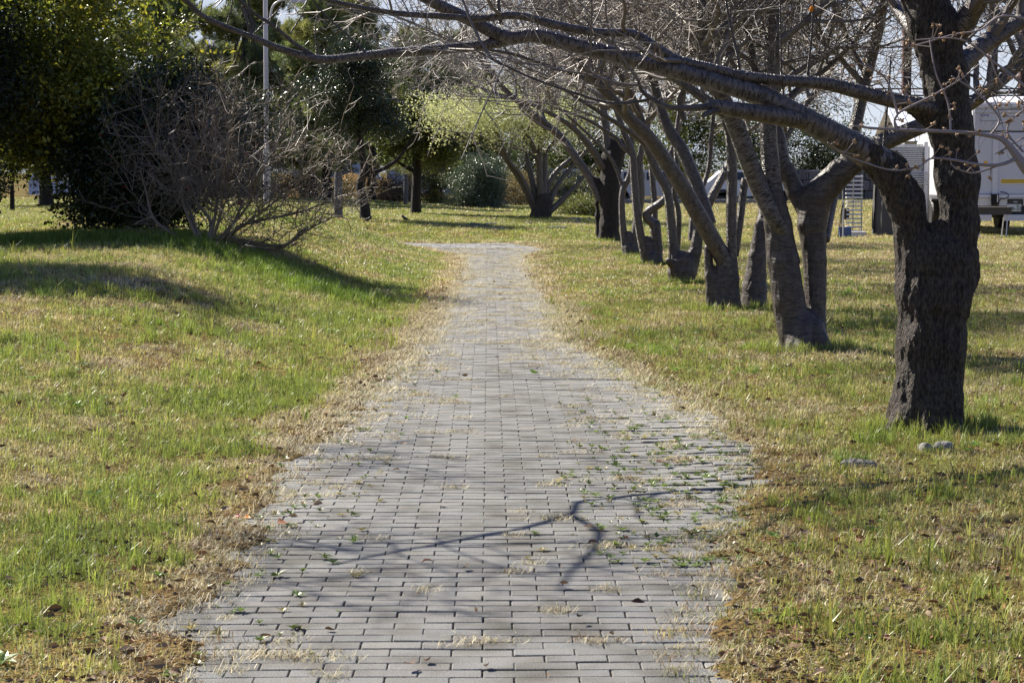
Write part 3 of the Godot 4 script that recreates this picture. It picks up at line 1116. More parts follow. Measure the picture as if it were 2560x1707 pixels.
func build_cherries() -> void:
	sprays = [spray_mesh(1, true), spray_mesh(2, true), spray_mesh(3, true)]
	var stout := [spray_mesh(1, false, 0.0, 0.009, 0.5), spray_mesh(2, false, 0.0, 0.009, 0.5), spray_mesh(3, false, 0.0, 0.009, 0.5)]
	var r := RandomNumberGenerator.new()
	r.seed = 9
	low_limit = 1.9
	# ---- the nearest tree: a thick fissured trunk that parts in two
	var d := 13.06
	var dark := lin(0.155, 0.135, 0.12)
	var b := bones([[2322, 1110, d, 176], [2323, 1000, d, 162], [2330, 850, d, 166], [2336, 740, d, 172], [2342, 650, d, 172]])
	b += bones([[2390, 690, d, 112], [2398, 560, d, 96], [2394, 450, d, 100], [2380, 330, d, 104], [2364, 200, d, 112], [2338, 80, d, 118], [2308, -10, d, 104]])
	b += bones([[2295, 720, d, 96], [2284, 610, d, 84], [2264, 505, d - 0.05, 88], [2228, 428, d - 0.1, 82], [2170, 384, d - 0.15, 66], [2110, 352, d - 0.2, 40]])
	b += bones([[2330, 700, d - 0.05, 60], [2334, 610, d - 0.08, 34], [2345, 560, d - 0.08, 18]])
	b += bones([[2350, 300, d, 70], [2290, 262, d - 0.1, 50]])
	b += root_flare(P(2322, 1096, d), 0.19, r, 6, 0.3)
	b += bones([[2262, 1030, d - 0.05, 44], [2228, 1078, d - 0.08, 36], [2205, 1098, d - 0.08, 18]])
	var tr := skin(b, 0.05, 0.0155, 0.018, true, dark)
	feet.append([2.58, d, 0.24])
	var near := cherry("cherry_tree", "nearest cherry tree, thick fissured dark trunk parting into two beside the path", foot_at(2.58, d), tr, M.trunk, [
		[[[2276, 560, 13.02, 40], [2264, 500, 13.0, 66], [2226, 425, 12.95, 79], [2160, 378, 12.9, 77], [2100, 345, 12.85, 70], [2040, 312, 12.8, 66], [1990, 285, 12.78, 62], [1900, 238, 12.74, 54], [1750, 192, 12.7, 48], [1600, 152, 12.66, 45], [1450, 116, 12.62, 42], [1340, 88, 12.6, 40], [1262, 92, 12.58, 38], [1180, 52, 12.55, 33], [1100, 14, 12.5, 31], [1040, -18, 12.45, 29], [940, -70, 12.3, 24], [780, -150, 12.0, 18], [600, -260, 11.7, 12]], 0, 0.75, M.limb, 1],
		[[[1275, 95, 12.6, 30], [1242, 107, 12.58, 29], [1110, 122, 12.5, 28], [1000, 130, 12.45, 26], [900, 140, 12.4, 24], [800, 148, 12.34, 22], [700, 122, 12.28, 19], [640, 97, 12.24, 17], [560, 66, 12.2, 15], [500, 36, 12.16, 14], [455, -6, 12.1, 14], [390, -50, 11.9, 17], [240, -88, 11.6, 17], [70, -105, 11.3, 15], [-90, -115, 11.0, 12], [-260, -140, 10.7, 8]], 0, 0.5, M.limb, 1],
		[[[400, -45, 11.95, 15], [340, -140, 11.9, 16], [270, -255, 11.75, 16], [190, -300, 11.3, 14], [90, -330, 10.8, 11], [0, -380, 10.4, 6]], 0, 0.6, M.limb, 1],
		[[[795, 146, 12.34, 12], [740, 112, 12.3, 11], [680, 62, 12.26, 10], [640, 38, 12.24, 9], [600, 2, 12.2, 8], [560, -40, 12.1, 7], [480, -120, 11.9, 6]], 0, 0.6, M.limb, 1],
		[[[632, 97, 12.24, 7], [618, 60, 12.24, 6], [606, 10, 12.24, 5], [600, -30, 12.2, 4]], 0, 0.6, M.limb, 1],
		[[[915, 132, 12.4, 6], [870, 90, 12.4, 5], [820, 45, 12.4, 5], [780, 0, 12.4, 4], [760, -30, 12.4, 4]], 0, 0.6, M.limb, 1],
		[[[791, 136, 12.34, 5], [790, 100, 12.34, 4], [786, 70, 12.34, 4], [796, 30, 12.34, 3]], 0, 0.6, M.limb, 1],
		[[[628, 92, 12.24, 4], [655, 62, 12.26, 4], [690, 30, 12.3, 4], [706, 8, 12.3, 3]], 0, 0.6, M.limb, 1],
		[[[726, 82, 12.28, 4], [740, 60, 12.3, 4], [758, 30, 12.3, 3], [768, 0, 12.3, 3]], 0, 0.6, M.limb, 1],
		[[[565, 66, 12.2, 5], [575, 30, 12.2, 4], [583, -15, 12.2, 4]], 0, 0.6, M.limb, 1],
		[[[520, 62, 12.17, 4], [480, 55, 12.17, 3.5], [430, 35, 12.17, 3]], 0, 0.6, M.limb, 1],
		[[[500, 30, 12.16, 4], [505, 0, 12.16, 4], [508, -30, 12.16, 3]], 0, 0.6, M.limb, 1],
		[[[2018, 206, 12.78, 11], [2024, 150, 12.78, 8], [2032, 60, 12.78, 7], [2036, -30, 12.78, 6]], 0, 0.6, M.limb, 1],
		[[[1850, 190, 12.72, 10], [1845, 140, 12.72, 8], [1828, 70, 12.72, 7], [1812, -20, 12.72, 6]], 0, 0.6, M.limb, 1],
		[[[2210, 370, 12.95, 8], [2214, 320, 12.95, 7], [2220, 260, 12.95, 6], [2228, 150, 12.95, 5]], 0, 0.6, M.limb, 1],
		[[[1476, 122, 12.6, 5], [1470, 80, 12.6, 4], [1468, 20, 12.6, 4]], 0, 0.6, M.limb, 1],
		[[[1960, 245, 12.76, 8], [1954, 180, 12.76, 6], [1952, 60, 12.76, 5], [1950, -20, 12.76, 4]], 0, 0.6, M.limb, 1],
		[[[1252, 62, 12.57, 13], [1246, 10, 12.57, 11], [1244, -40, 12.57, 10]], 1, 0.8],
		[[[2350, 275, 13.0, 46], [2260, 256, 12.9, 44], [2160, 232, 12.85, 40], [2060, 208, 12.8, 34], [1950, 200, 12.75, 30], [1850, 188, 12.72, 28], [1760, 165, 12.7, 26], [1690, 148, 12.68, 26], [1640, 118, 12.66, 25], [1580, 84, 12.65, 24], [1490, 80, 12.6, 22], [1390, 62, 12.5, 22], [1290, 38, 12.4, 21], [1200, 46, 12.3, 19], [1100, 40, 12.2, 17], [1000, 34, 12.1, 15], [900, 18, 12.0, 13], [800, -6, 11.9, 11], [720, -40, 11.8, 9]], 4, 0.25, M.limb, 1],
		[[[2020, 302, 12.78, 50], [1930, 288, 12.66, 48], [1850, 276, 12.56, 42], [1795, 266, 12.5, 36], [1768, 262, 12.48, 28]], 0, 0.5, M.limb, 1],
		[[[1800, 274, 12.5, 22], [1772, 282, 12.42, 15], [1756, 291, 12.38, 9]], 0, 0.5, M.limb, 1],
		[[[1775, 266, 12.48, 19], [1720, 270, 12.35, 16], [1672, 268, 12.25, 14], [1632, 248, 12.22, 13], [1604, 226, 12.2, 10], [1596, 200, 12.18, 8]], 1, 0.7],
		[[[1625, 248, 12.22, 9], [1560, 258, 12.2, 8], [1500, 252, 12.18, 8], [1430, 230, 12.15, 7], [1330, 195, 12.1, 6], [1230, 148, 12.05, 5], [1180, 120, 12.0, 4]], 2, 0.3],
		[[[2300, -60, d, 42], [2150, -260, 12.9, 36], [1850, -420, 12.7, 30], [1450, -540, 12.6, 26], [1000, -640, 12.6, 22], [500, -700, 12.5, 17], [0, -720, 12.4, 12], [-450, -740, 12.2, 8]], 9, 0.4],
		[[[2330, -20, d, 38], [2200, -240, 14.0, 32], [1900, -450, 14.6, 26], [1400, -600, 15.0, 22], [900, -680, 15.2, 17], [300, -720, 15.4, 12], [-200, -740, 15.6, 8]], 9, 0.4],
		[[[240, -88, 11.6, 8], [60, -190, 11.6, 7], [-150, -240, 11.5, 6], [-380, -260, 11.3, 5]], 3, 0.5],
		[[[2330, 60, d, 66], [2300, -60, d, 52], [2270, -220, d - 0.2, 40], [2230, -420, d - 0.4, 28]], 7, 0.2],
		[[[2375, 110, d, 66], [2420, 45, d - 0.1, 58], [2470, -40, d - 0.2, 50], [2540, -200, d - 0.4, 34]], 6, 0.3],
		[[[2400, 165, d, 58], [2450, 120, d + 0.1, 50], [2520, 72, d + 0.2, 46], [2600, 20, d + 0.3, 40], [2720, -90, d + 0.5, 28]], 6, 0.3],
		[[[2320, 120, d, 40], [2270, 60, d + 0.3, 34], [2220, -20, d + 0.6, 28], [2150, -160, d + 0.9, 20]], 6, 0.3],
	], 101, {"reach": 0.7, "keep": 0.8, "levels": 1, "col": lin(0.13, 0.113, 0.1)})
	var tag_ := MB.new()
	tag_.cham(P(2030, 22, 12.77), Vector3(0.011, 0.015, 0.008), 0.004, lin(0.6, 0.2, 0.02), Basis(Vector3.FORWARD, 0.4))
	meta(part("ribbon", tag_, M.cloth, near), "bright orange tag tied to an upright shoot")
	# sprigs with fat buds hanging into the frame on the right, on a low branch that comes round from behind the trunk
	sprig(d)
	# ---- second tree: two stems from one banded base
	d = 18.6
	b = bones([[2008, 905, d, 112], [2006, 850, d, 106], [2000, 815, d, 92]])
	b += bones([[1990, 830, d, 86], [1972, 750, d, 78], [1958, 650, d, 78], [1946, 560, d, 68], [1932, 480, d, 54]])
	b += bones([[2040, 850, d + 0.06, 58], [2040, 750, d + 0.1, 52], [2038, 650, d + 0.12, 58], [2030, 560, d + 0.12, 72], [2044, 490, d + 0.1, 74], [2100, 430, d + 0.05, 66], [2160, 385, d, 58]])
	b += bones([[2030, 540, d + 0.15, 56], [1990, 480, d + 0.2, 46], [1965, 420, d + 0.2, 42]])
	b += root_flare(P(2010, 897, d), 0.19, r, 6, 0.25)
	feet.append([2.64, d, 0.27])
	cherry("cherry_tree", "second cherry tree from the front, two banded stems with one arching right", foot_at(2.64, d), skin(b, 0.022, 0.016, 0.008, true, lin(0.115, 0.1, 0.09)), M.banded, [
		[[[1946, 540, d, 44], [1934, 480, d, 53], [1926, 400, d, 48], [1922, 320, d, 44], [1928, 220, d, 43], [1932, 100, d, 41], [1936, -40, d, 38], [1930, -200, d, 28]], 7, 0.55],
		[[[2120, 415, d + 0.05, 58], [2190, 365, d, 52], [2280, 325, d, 44], [2400, 275, d, 38], [2500, 205, d + 0.1, 32], [2600, 110, d + 0.2, 24]], 8, 0.35],
		[[[1985, 470, d + 0.2, 44], [1958, 400, d + 0.2, 38], [1944, 330, d + 0.25, 34], [1900, 250, d + 0.4, 28], [1880, 140, d + 0.5, 24], [1850, 0, d + 0.6, 18]], 7, 0.35],
		[[[1992, 660, d + 0.05, 24], [1966, 600, d - 0.02, 42], [1936, 545, d - 0.1, 46], [1900, 470, d - 0.1, 50], [1870, 395, d - 0.15, 50], [1838, 310, d - 0.2, 46], [1800, 230, d - 0.3, 40], [1760, 140, d - 0.4, 34], [1755, 40, d - 0.5, 26], [1750, -60, d - 0.5, 20]], 8, 0.5],
		[[[2062, 600, d + 0.2, 30], [2090, 470, d + 0.5, 26], [2135, 330, d + 0.7, 34], [2165, 200, d + 0.8, 32], [2200, 60, d + 0.8, 28], [2220, -80, d + 0.8, 22]], 7, 0.5],
		[[[1930, 300, d, 22], [1990, 230, d + 0.3, 20], [2060, 175, d + 0.6, 16], [2150, 90, d + 0.8, 12]], 4, 0.3],
		[[[1830, 300, d - 0.2, 22], [1770, 258, d - 0.3, 18], [1690, 200, d - 0.4, 16], [1600, 150, d - 0.5, 12]], 4, 0.3],
	], 102, {"reach": 0.85})
	sprays = stout
	# ---- third tree: a leaning pair and upright stems
	d = 24.3
	b = bones([[1800, 800, d, 60], [1806, 720, d, 52], [1812, 650, d, 40]])
	b += bones([[1832, 790, d, 44], [1830, 700, d, 38], [1829, 640, d, 28]])
	b += bones([[1885, 800, d + 0.2, 72], [1888, 720, d + 0.2, 60], [1894, 640, d + 0.2, 44], [1905, 560, d + 0.2, 32]])
	b += bones([[1782, 770, d, 32], [1776, 690, d, 28], [1770, 620, d, 20]])
	b += root_flare(P(1808, 786, d), 0.13, r, 4, 0.2) + root_flare(P(1885, 786, d + 0.2), 0.14, r, 4, 0.2)
	feet.append([2.62, d, 0.3])
	cherry("cherry_tree", "third cherry tree, stems splitting low with two leaning far left over the path", foot_at(2.7, d), skin(b, 0.025, 0.02, 0.008, true, lin(0.12, 0.105, 0.095)), M.banded, [
		[[[1815, 700, d, 40], [1813, 657, d, 44], [1757, 555, d - 0.1, 44], [1706, 466, d - 0.2, 41], [1655, 389, d - 0.3, 38], [1617, 338, d - 0.4, 36], [1578, 300, d - 0.5, 32], [1510, 225, d - 0.7, 26], [1440, 150, d - 0.9, 20], [1370, 60, d - 1.1, 14]], 9, 0.5],
		[[[1777, 560, d, 30], [1744, 466, d + 0.1, 34], [1706, 376, d + 0.2, 32], [1668, 315, d + 0.3, 28], [1640, 230, d + 0.4, 24], [1620, 130, d + 0.4, 26], [1610, 20, d + 0.4, 26], [1600, -80, d + 0.4, 20]], 8, 0.5],
		[[[1829, 680, d, 28], [1829, 530, d, 27], [1831, 427, d, 26], [1826, 351, d, 24], [1810, 270, d, 20], [1800, 160, d, 18], [1780, 40, d, 15]], 8, 0.5],
		[[[1838, 640, d + 0.1, 20], [1852, 540, d + 0.15, 19], [1860, 470, d + 0.2, 20], [1866, 448, d + 0.2, 24]], 2, 0.8, M.limb, 1],
		[[[1900, 600, d + 0.2, 34], [1915, 500, d + 0.3, 27], [1935, 400, d + 0.4, 24], [1990, 300, d + 0.6, 20], [2060, 200, d + 0.8, 16], [2150, 80, d + 1.0, 12]], 9, 0.4],
		[[[1600, 330, d - 0.4, 16], [1540, 262, d - 0.5, 14], [1480, 205, d - 0.6, 12], [1380, 168, d - 0.7, 10], [1280, 135, d - 0.8, 8], [1180, 118, d - 0.9, 6]], 5, 0.3],
		[[[1710, 300, d, 16], [1700, 240, d, 17], [1760, 160, d, 16], [1770, 60, d + 0.1, 14], [1790, -20, d + 0.2, 10]], 5, 0.3],
	], 103, {"reach": 0.95})
	# ---- fourth
	d = 29.7
	b = bones([[1703, 735, d, 62], [1706, 680, d, 66], [1708, 655, d, 60]])
	b += bones([[1690, 680, d, 36], [1686, 640, d, 28], [1681, 580, d, 22]])
	b += bones([[1725, 680, d, 36], [1738, 630, d, 30], [1750, 560, d, 26]])
	b += bones([[1680, 660, d - 0.1, 20], [1672, 652, d - 0.15, 16]])
	b += root_flare(P(1705, 722, d), 0.15, r, 5, 0.2)
	feet.append([2.57, d, 0.25])
	cherry("cherry_tree", "fourth cherry tree with a gnarled stump-like base and two diverging stems", foot_at(2.57, d), skin(b, 0.03, 0.02, 0.01, true, lin(0.12, 0.105, 0.095)), M.banded, [
		[[[1686, 650, d, 26], [1678, 555, d, 24], [1668, 478, d, 23], [1642, 427, d, 22], [1617, 364, d, 22], [1600, 290, d, 20], [1560, 200, d - 0.3, 17], [1500, 100, d - 0.5, 13], [1470, 0, d - 0.6, 9]], 9, 0.45],
		[[[1738, 630, d, 30], [1752, 555, d, 27], [1776, 500, d, 25], [1815, 425, d + 0.1, 21], [1850, 350, d + 0.2, 18], [1880, 240, d + 0.3, 15], [1900, 100, d + 0.4, 12]], 9, 0.45],
		[[[1692, 640, d + 0.2, 16], [1697, 540, d + 0.2, 15], [1686, 480, d + 0.2, 14], [1694, 440, d + 0.2, 14], [1690, 340, d + 0.3, 12], [1710, 220, d + 0.4, 10]], 6, 0.5],
		[[[1728, 600, d + 0.2, 16], [1735, 520, d + 0.3, 14], [1770, 430, d + 0.4, 13], [1780, 330, d + 0.4, 12], [1790, 200, d + 0.4, 9]], 6, 0.5],
		[[[1617, 364, d, 14], [1560, 320, d - 0.3, 12], [1470, 262, d - 0.5, 9], [1380, 205, d - 0.8, 7], [1300, 160, d - 1.0, 5]], 6, 0.3],
	], 104, {"reach": 1.05})
	low_limit = 2.3
	# ---- fifth
	d = 35.7
	b = bones([[1632, 680, d, 38], [1626, 640, d, 34], [1618, 600, d, 22]])
	b += bones([[1640, 680, d, 38], [1642, 620, d, 30], [1640, 560, d, 24]])
	b += root_flare(P(1632, 668, d), 0.14, r, 4, 0.2)
	feet.append([2.6, d, 0.22])
	cherry("cherry_tree", "fifth cherry tree from the front, one stem kinked sharply to the right", foot_at(2.62, d), skin(b, 0.025, 0.025, 0.005, false, lin(0.12, 0.105, 0.095)), M.banded, [
		[[[1615, 650, d, 22], [1596, 555, d, 20], [1586, 453, d, 19], [1581, 384, d, 18], [1560, 330, d, 15], [1530, 240, d, 12], [1500, 120, d, 9]], 9, 0.4],
		[[[1641, 600, d, 26], [1634, 560, d, 22], [1618, 545, d, 22], [1622, 528, d, 21], [1655, 505, d, 19], [1672, 478, d, 18], [1676, 400, d, 16], [1700, 300, d, 13], [1720, 160, d, 10]], 9, 0.5],
		[[[1636, 620, d + 0.2, 16], [1637, 520, d + 0.2, 15], [1630, 430, d + 0.2, 14], [1620, 320, d + 0.2, 12], [1640, 200, d + 0.2, 9]], 7, 0.5],
		[[[1584, 390, d, 12], [1556, 365, d, 11], [1540, 345, d, 10], [1470, 300, d - 0.3, 8], [1390, 270, d - 0.6, 6]], 5, 0.3],
	], 105, {"reach": 1.15})
	# ---- sixth
	d = 39.2
	b = bones([[1578, 660, d, 44], [1575, 620, d, 38], [1572, 590, d, 26]])
	b += root_flare(P(1576, 645, d), 0.13, r, 4, 0.2)
	feet.append([2.49, d, 0.2])
	cherry("cherry_tree", "sixth cherry tree with slender forked stems just before the dark trunk", foot_at(2.49, d), skin(b, 0.03, 0.028, 0.006, false, lin(0.12, 0.105, 0.095)), M.banded, [
		[[[1566, 640, d, 20], [1556, 545, d, 17], [1557, 478, d, 16], [1575, 435, d, 15], [1580, 370, d, 14], [1575, 280, d, 12], [1560, 150, d, 9]], 9, 0.45],
		[[[1586, 640, d, 26], [1592, 560, d, 22], [1603, 480, d, 19], [1600, 400, d, 17], [1620, 300, d, 14], [1650, 160, d, 10]], 9, 0.45],
		[[[1560, 475, d, 10], [1530, 400, d, 9], [1480, 345, d - 0.2, 8], [1420, 290, d - 0.4, 6]], 5, 0.3],
	], 106, {"reach": 1.2})
	# ---- seventh: an old dark trunk
	d = 46.8
	b = bones([[1522, 625, d, 56], [1523, 560, d, 46], [1525, 480, d, 50], [1530, 400, d, 54], [1545, 365, d, 46]])
	b += bones([[1508, 480, d, 26], [1490, 450, d, 22]])
	b += bones([[1500, 615, d + 0.3, 16], [1494, 540, d + 0.3, 13], [1492, 480, d + 0.3, 12]])
	b += root_flare(P(1522, 611, d), 0.2, r, 5, 0.25)
	feet.append([2.5, d, 0.27])
	cherry("cherry_tree", "old cherry tree with stout near-black trunk near the path's far end", foot_at(2.52, d), skin(b, 0.06, 0.035, 0.014, true, lin(0.09, 0.082, 0.076)), M.trunk, [
		[[[1500, 500, d, 20], [1475, 445, d, 20], [1440, 395, d, 19], [1400, 340, d, 18], [1340, 290, d - 0.2, 16], [1260, 222, d - 0.4, 13], [1200, 150, d - 0.6, 10], [1150, 60, d - 0.8, 7]], 10, 0.35],
		[[[1545, 385, d, 30], [1580, 345, d, 24], [1630, 290, d + 0.2, 19], [1690, 200, d + 0.4, 14], [1740, 80, d + 0.6, 10]], 9, 0.3],
		[[[1525, 400, d, 28], [1515, 320, d, 22], [1500, 220, d, 17], [1490, 100, d, 12]], 9, 0.3],
		[[[1510, 420, d - 0.1, 20], [1470, 360, d - 0.3, 16], [1420, 310, d - 0.6, 12], [1330, 262, d - 0.9, 9], [1230, 230, d - 1.2, 6]], 7, 0.3],
	], 107, {"reach": 1.35, "col": lin(0.14, 0.125, 0.118)})
	# ---- eighth: many stems fanning from one base, first pale leaves
	d = 62.0
	b = bones([[1352, 565, d, 48], [1354, 530, d, 50], [1358, 505, d, 46]])
	b += root_flare(P(1354, 550, d), 0.26, r, 6, 0.25)
	feet.append([1.5, d, 0.4])
	low_limit = 1.8
	var fan := []
	for q in [[[1335, 520], [1312, 470], [1285, 425], [1245, 370], [1215, 345], [1160, 330], [1090, 290], [1000, 255], [930, 220]], [[1345, 520], [1330, 450], [1318, 400], [1308, 350], [1300, 280], [1290, 200]], [[1352, 520], [1348, 440], [1345, 400], [1320, 340], [1290, 300], [1230, 250]], [[1358, 520], [1362, 440], [1364, 390], [1380, 360], [1420, 330], [1480, 280]], [[1362, 520], [1368, 470], [1390, 430], [1430, 395], [1480, 360], [1540, 310]], [[1368, 525], [1385, 480], [1410, 440], [1450, 395], [1490, 340]], [[1372, 530], [1400, 505], [1430, 475], [1465, 435], [1500, 400]], [[1340, 520], [1300, 440], [1270, 400], [1240, 330], [1200, 250]], [[1355, 510], [1350, 430], [1350, 370], [1360, 300], [1370, 200]]]:
		var raw := []
		for k in q.size():
			raw.append([q[k][0], q[k][1], d + 0.25 * sin(q[0][0] * 3.0) * k, lerpf(17.0, 6.0, k / (q.size() - 1.0))])
		fan.append([raw, 6, 0.45])
	var t8 := cherry("leafing_cherry", "many-stemmed cherry tree opening pale green leaves beyond the path's end", foot_at(1.5, d), skin(b, 0.06, 0.04, 0.01, true, lin(0.14, 0.125, 0.118)), M.trunk, fan, 108, {"reach": 1.3, "keep": 0.6, "group": ""})
	low_limit = 0.0
	var lx := []
	var lc := []
	for k in 1500:
		var p := P(r.randfn(1230, 85), 285 + r.randfn(0, 30), d - 1.5 + r.randfn(0, 1.2))
		if r.randf() < 0.35: p = P(r.randfn(1400, 70), 280 + r.randfn(0, 40), d - 0.5 + r.randfn(0, 1.0))
		lx.append(Transform3D(Basis.from_euler(Vector3(r.randf() * 0.8, r.randf() * TAU, r.randf() * 0.8)).scaled(Vector3.ONE * r.randf_range(0.7, 1.3)), p))
		lc.append(tone(lin(0.55, 0.58, 0.3), 0.2, r))
	swarm("young_leaves", leaf_cluster(61, 14, 0.22, 0.075, 0.035, 0.6), M.young, lx, lc, t8, t8.position)

func sprig(d: float) -> void:
	var r := RandomNumberGenerator.new()
	r.seed = 404
	var t := thing("budding_branch", P(2640, 470, d - 1.9), "low branch with fat brown buds reaching in from the right edge", "branch")
	var raws := [
		[[2640, 470, 11.2, 34], [2575, 432, 11.2, 27], [2545, 392, 11.2, 24], [2510, 350, 11.2, 15], [2470, 338, 11.2, 11], [2400, 330, 11.15, 10], [2300, 326, 11.1, 9], [2230, 323, 11.1, 8], [2180, 320, 11.05, 7], [2135, 314, 11.0, 5]],
		[[2545, 395, 11.2, 11], [2500, 412, 11.15, 9], [2440, 410, 11.1, 8], [2390, 400, 11.1, 7], [2330, 396, 11.05, 5], [2295, 418, 11.0, 5], [2230, 425, 11.0, 4], [2160, 405, 10.95, 4], [2110, 385, 10.95, 3.5], [2070, 355, 10.9, 3]],
		[[2500, 412, 11.15, 6], [2440, 432, 11.15, 5], [2400, 424, 11.1, 4], [2380, 412, 11.1, 3]],
		[[2475, 340, 11.2, 6], [2500, 300, 11.25, 6], [2470, 255, 11.25, 6], [2430, 220, 11.3, 5], [2380, 190, 11.3, 4]],
		[[2378, 330, 11.15, 6], [2372, 260, 11.2, 5], [2340, 180, 11.2, 4], [2325, 95, 11.25, 4]],
		[[2240, 322, 11.1, 6], [2245, 285, 11.1, 7], [2330, 240, 11.15, 5], [2400, 200, 11.2, 4], [2450, 160, 11.2, 3]],
		[[2245, 285, 11.1, 7], [2235, 245, 11.1, 6], [2210, 190, 11.1, 5], [2150, 158, 11.1, 4]],
		[[2560, 380, 11.2, 6], [2520, 330, 11.25, 5], [2540, 290, 11.25, 4], [2600, 250, 11.3, 3]],
		[[2600, 250, 11.3, 9], [2540, 195, 11.3, 8], [2480, 150, 11.3, 7], [2430, 110, 11.25, 5], [2380, 95, 11.2, 4], [2290, 100, 11.2, 3.5]],
		[[2620, 60, 11.4, 7], [2510, 40, 11.35, 6], [2450, 75, 11.3, 5], [2390, 85, 11.3, 4], [2320, 105, 11.3, 4], [2280, 115, 11.3, 3]],
		[[2620, 330, 11.2, 5], [2560, 345, 11.2, 4], [2490, 385, 11.2, 3]],
		[[2480, 150, 11.3, 4], [2500, 200, 11.3, 4], [2560, 255, 11.3, 4], [2610, 300, 11.3, 3]]]
	var budd := MB.new()
	for raw in raws:
		var q := traced(raw)
		var c := curve(q[0], q[1], 0.03)
		var mb := MB.new()
		mb.tube(c[0], c[1], 7, lin(0.24, 0.2, 0.19), 0.2, nz2)
		part("branchlet", mb, M.twig, t)
		var pts: PackedVector3Array = c[0]
		for k in range(2, pts.size()):
			if r.randf() < 0.36:
				var s := Vector3(r.randfn(0, 1), r.randfn(0.3, 0.8), r.randfn(0, 1)).normalized()
				var l := r.randf_range(0.012, 0.09)
				var e := pts[k] + s * l
				budd.tube(PackedVector3Array([pts[k], e]), PackedFloat32Array([0.0035, 0.0025]), 4, lin(0.2, 0.16, 0.14), 0.0, null, false)
				for b in r.randi_range(3, 6):
					bud(budd, e, (s + Vector3(r.randfn(0, 0.7), r.randfn(0, 0.7), r.randfn(0, 0.7))).normalized(), r.randf_range(0.014, 0.026), tone(lin(0.34, 0.22, 0.12), 0.25, r))
	var bp := part("buds", budd, M.bud, t)
	bp.set_meta("kind", "stuff")
	bp.set_meta("label", "clusters of brown flower buds")

# ---------------------------------------------------------------- leafy trees and shrubs
func leaf_cluster(seed_: int, n: int, spread: float, l: float, w: float, up: float) -> ArrayMesh:
	var mb := MB.new()
	var r := RandomNumberGenerator.new()
	r.seed = seed_
	for k in n:
		var d := Vector3(r.randfn(0, 1), r.randfn(0, 1), r.randfn(0, 1)).normalized()
		var at := d * spread * pow(r.randf(), 0.5)
		var dir := (d + Vector3(r.randfn(0, 0.5), r.randfn(0, 0.5) + 0.2, r.randfn(0, 0.5))).normalized()
		var u := (Vector3.UP * up + Vector3(r.randfn(0, 0.5), r.randfn(0, 0.5), r.randfn(0, 0.5))).normalized()
		var f := r.randf_range(0.75, 1.25)
		leaf(mb, at, dir, u, l * r.randf_range(0.7, 1.2), w * r.randf_range(0.8, 1.2), Color(f, f, f))
	return mb.mesh()

func needle_cluster(seed_: int, n: int, l: float) -> ArrayMesh:
	var mb := MB.new()
	var r := RandomNumberGenerator.new()
	r.seed = seed_
	for k in n:
		var at := Vector3(r.randfn(0, 0.04), r.randf_range(0.0, 0.3), r.randfn(0, 0.04))
		var d := Vector3(r.randfn(0, 0.8), r.randf_range(0.2, 1.2), r.randfn(0, 0.8)).normalized()
		var s := d.cross(Vector3(r.randf(), r.randf(), r.randf())).normalized() * 0.009
		var f := r.randf_range(0.75, 1.3)
		mb.tri3(at - s, at + d * l * r.randf_range(0.7, 1.2), at + s, Color(f, f, f))
	mb.tube(PackedVector3Array([Vector3.ZERO, Vector3(0, 0.3, 0)]), PackedFloat32Array([0.012, 0.006]), 3, lin(1.2, 0.8, 0.7), 0.0, null, false)
	return mb.mesh()

# crown: list of [centre, radii, clusters]
func leafy(called: String, label: String, category: String, foot: Vector3, stems: Array, crowns: Array, mesh_: Mesh, mat_: Material, tones: Array, seed_: int, scale_: float, group := "", bark := Color(0.07, 0.062, 0.055), shell := 0.45) -> Node3D:
	var r := RandomNumberGenerator.new()
	r.seed = seed_
	var t := thing(called, foot, label, category, group)
	for s in stems:
		var c := curve(s[0], s[1], 0.12)
		var mb := MB.new()
		mb.tube(c[0], c[1], 9, bark, 0.25, nz2)
		part("trunk" if s == stems[0] else "limb", mb, M.trunk, t)
	var br := MB.new()
	var xf := []
	var co := []
	var hub: Vector3 = stems[0][0][stems[0][0].size() - 1] if stems.size() else foot
	for cr in crowns:
		var ctr: Vector3 = cr[0]
		var rad: Vector3 = cr[1]
		# boughs carry lumps of foliage, so that the outline is uneven and gaps stay between them
		var lumps: int = cr[3] if cr.size() > 3 else 16
		var per := int(cr[2] / lumps)
		for k in lumps:
			var d := Vector3(r.randfn(0, 1), r.randfn(0, 1), r.randfn(0, 1)).normalized()
			var q := ctr + d * rad * lerpf(shell, 1.0, sqrt(r.randf()))
			var from := hub.lerp(ctr, r.randf_range(0.2, 0.8))
			var c := curve([from, from.lerp(q, 0.5) + Vector3(r.randfn(0, 0.1), r.randfn(0, 0.1), r.randfn(0, 0.1)) * rad.x, q], [0.03 * scale_, 0.02 * scale_, 0.006], 0.3)
			br.tube(c[0], c[1], 4, bark, 0.0, null, false)
			var size := rad.length() * r.randf_range(0.12, 0.24)
			var base: Color = tones[r.randi() % tones.size()]
			for m in per:
				var o := Vector3(r.randfn(0, 1), r.randfn(0, 0.7), r.randfn(0, 1)) * size
				xf.append(Transform3D(Basis.from_euler(Vector3(r.randfn(0, 0.5), r.randf() * TAU, r.randfn(0, 0.5))).scaled(Vector3.ONE * scale_ * r.randf_range(0.75, 1.3)), q + o))
				co.append(tone(base, 0.22, r))
	if br.v.size():
		part("boughs", br, M.twig, t).set_meta("kind", "stuff")
	if xf.size():
		swarm("crown", mesh_, mat_, xf, co, t, foot)
	return t

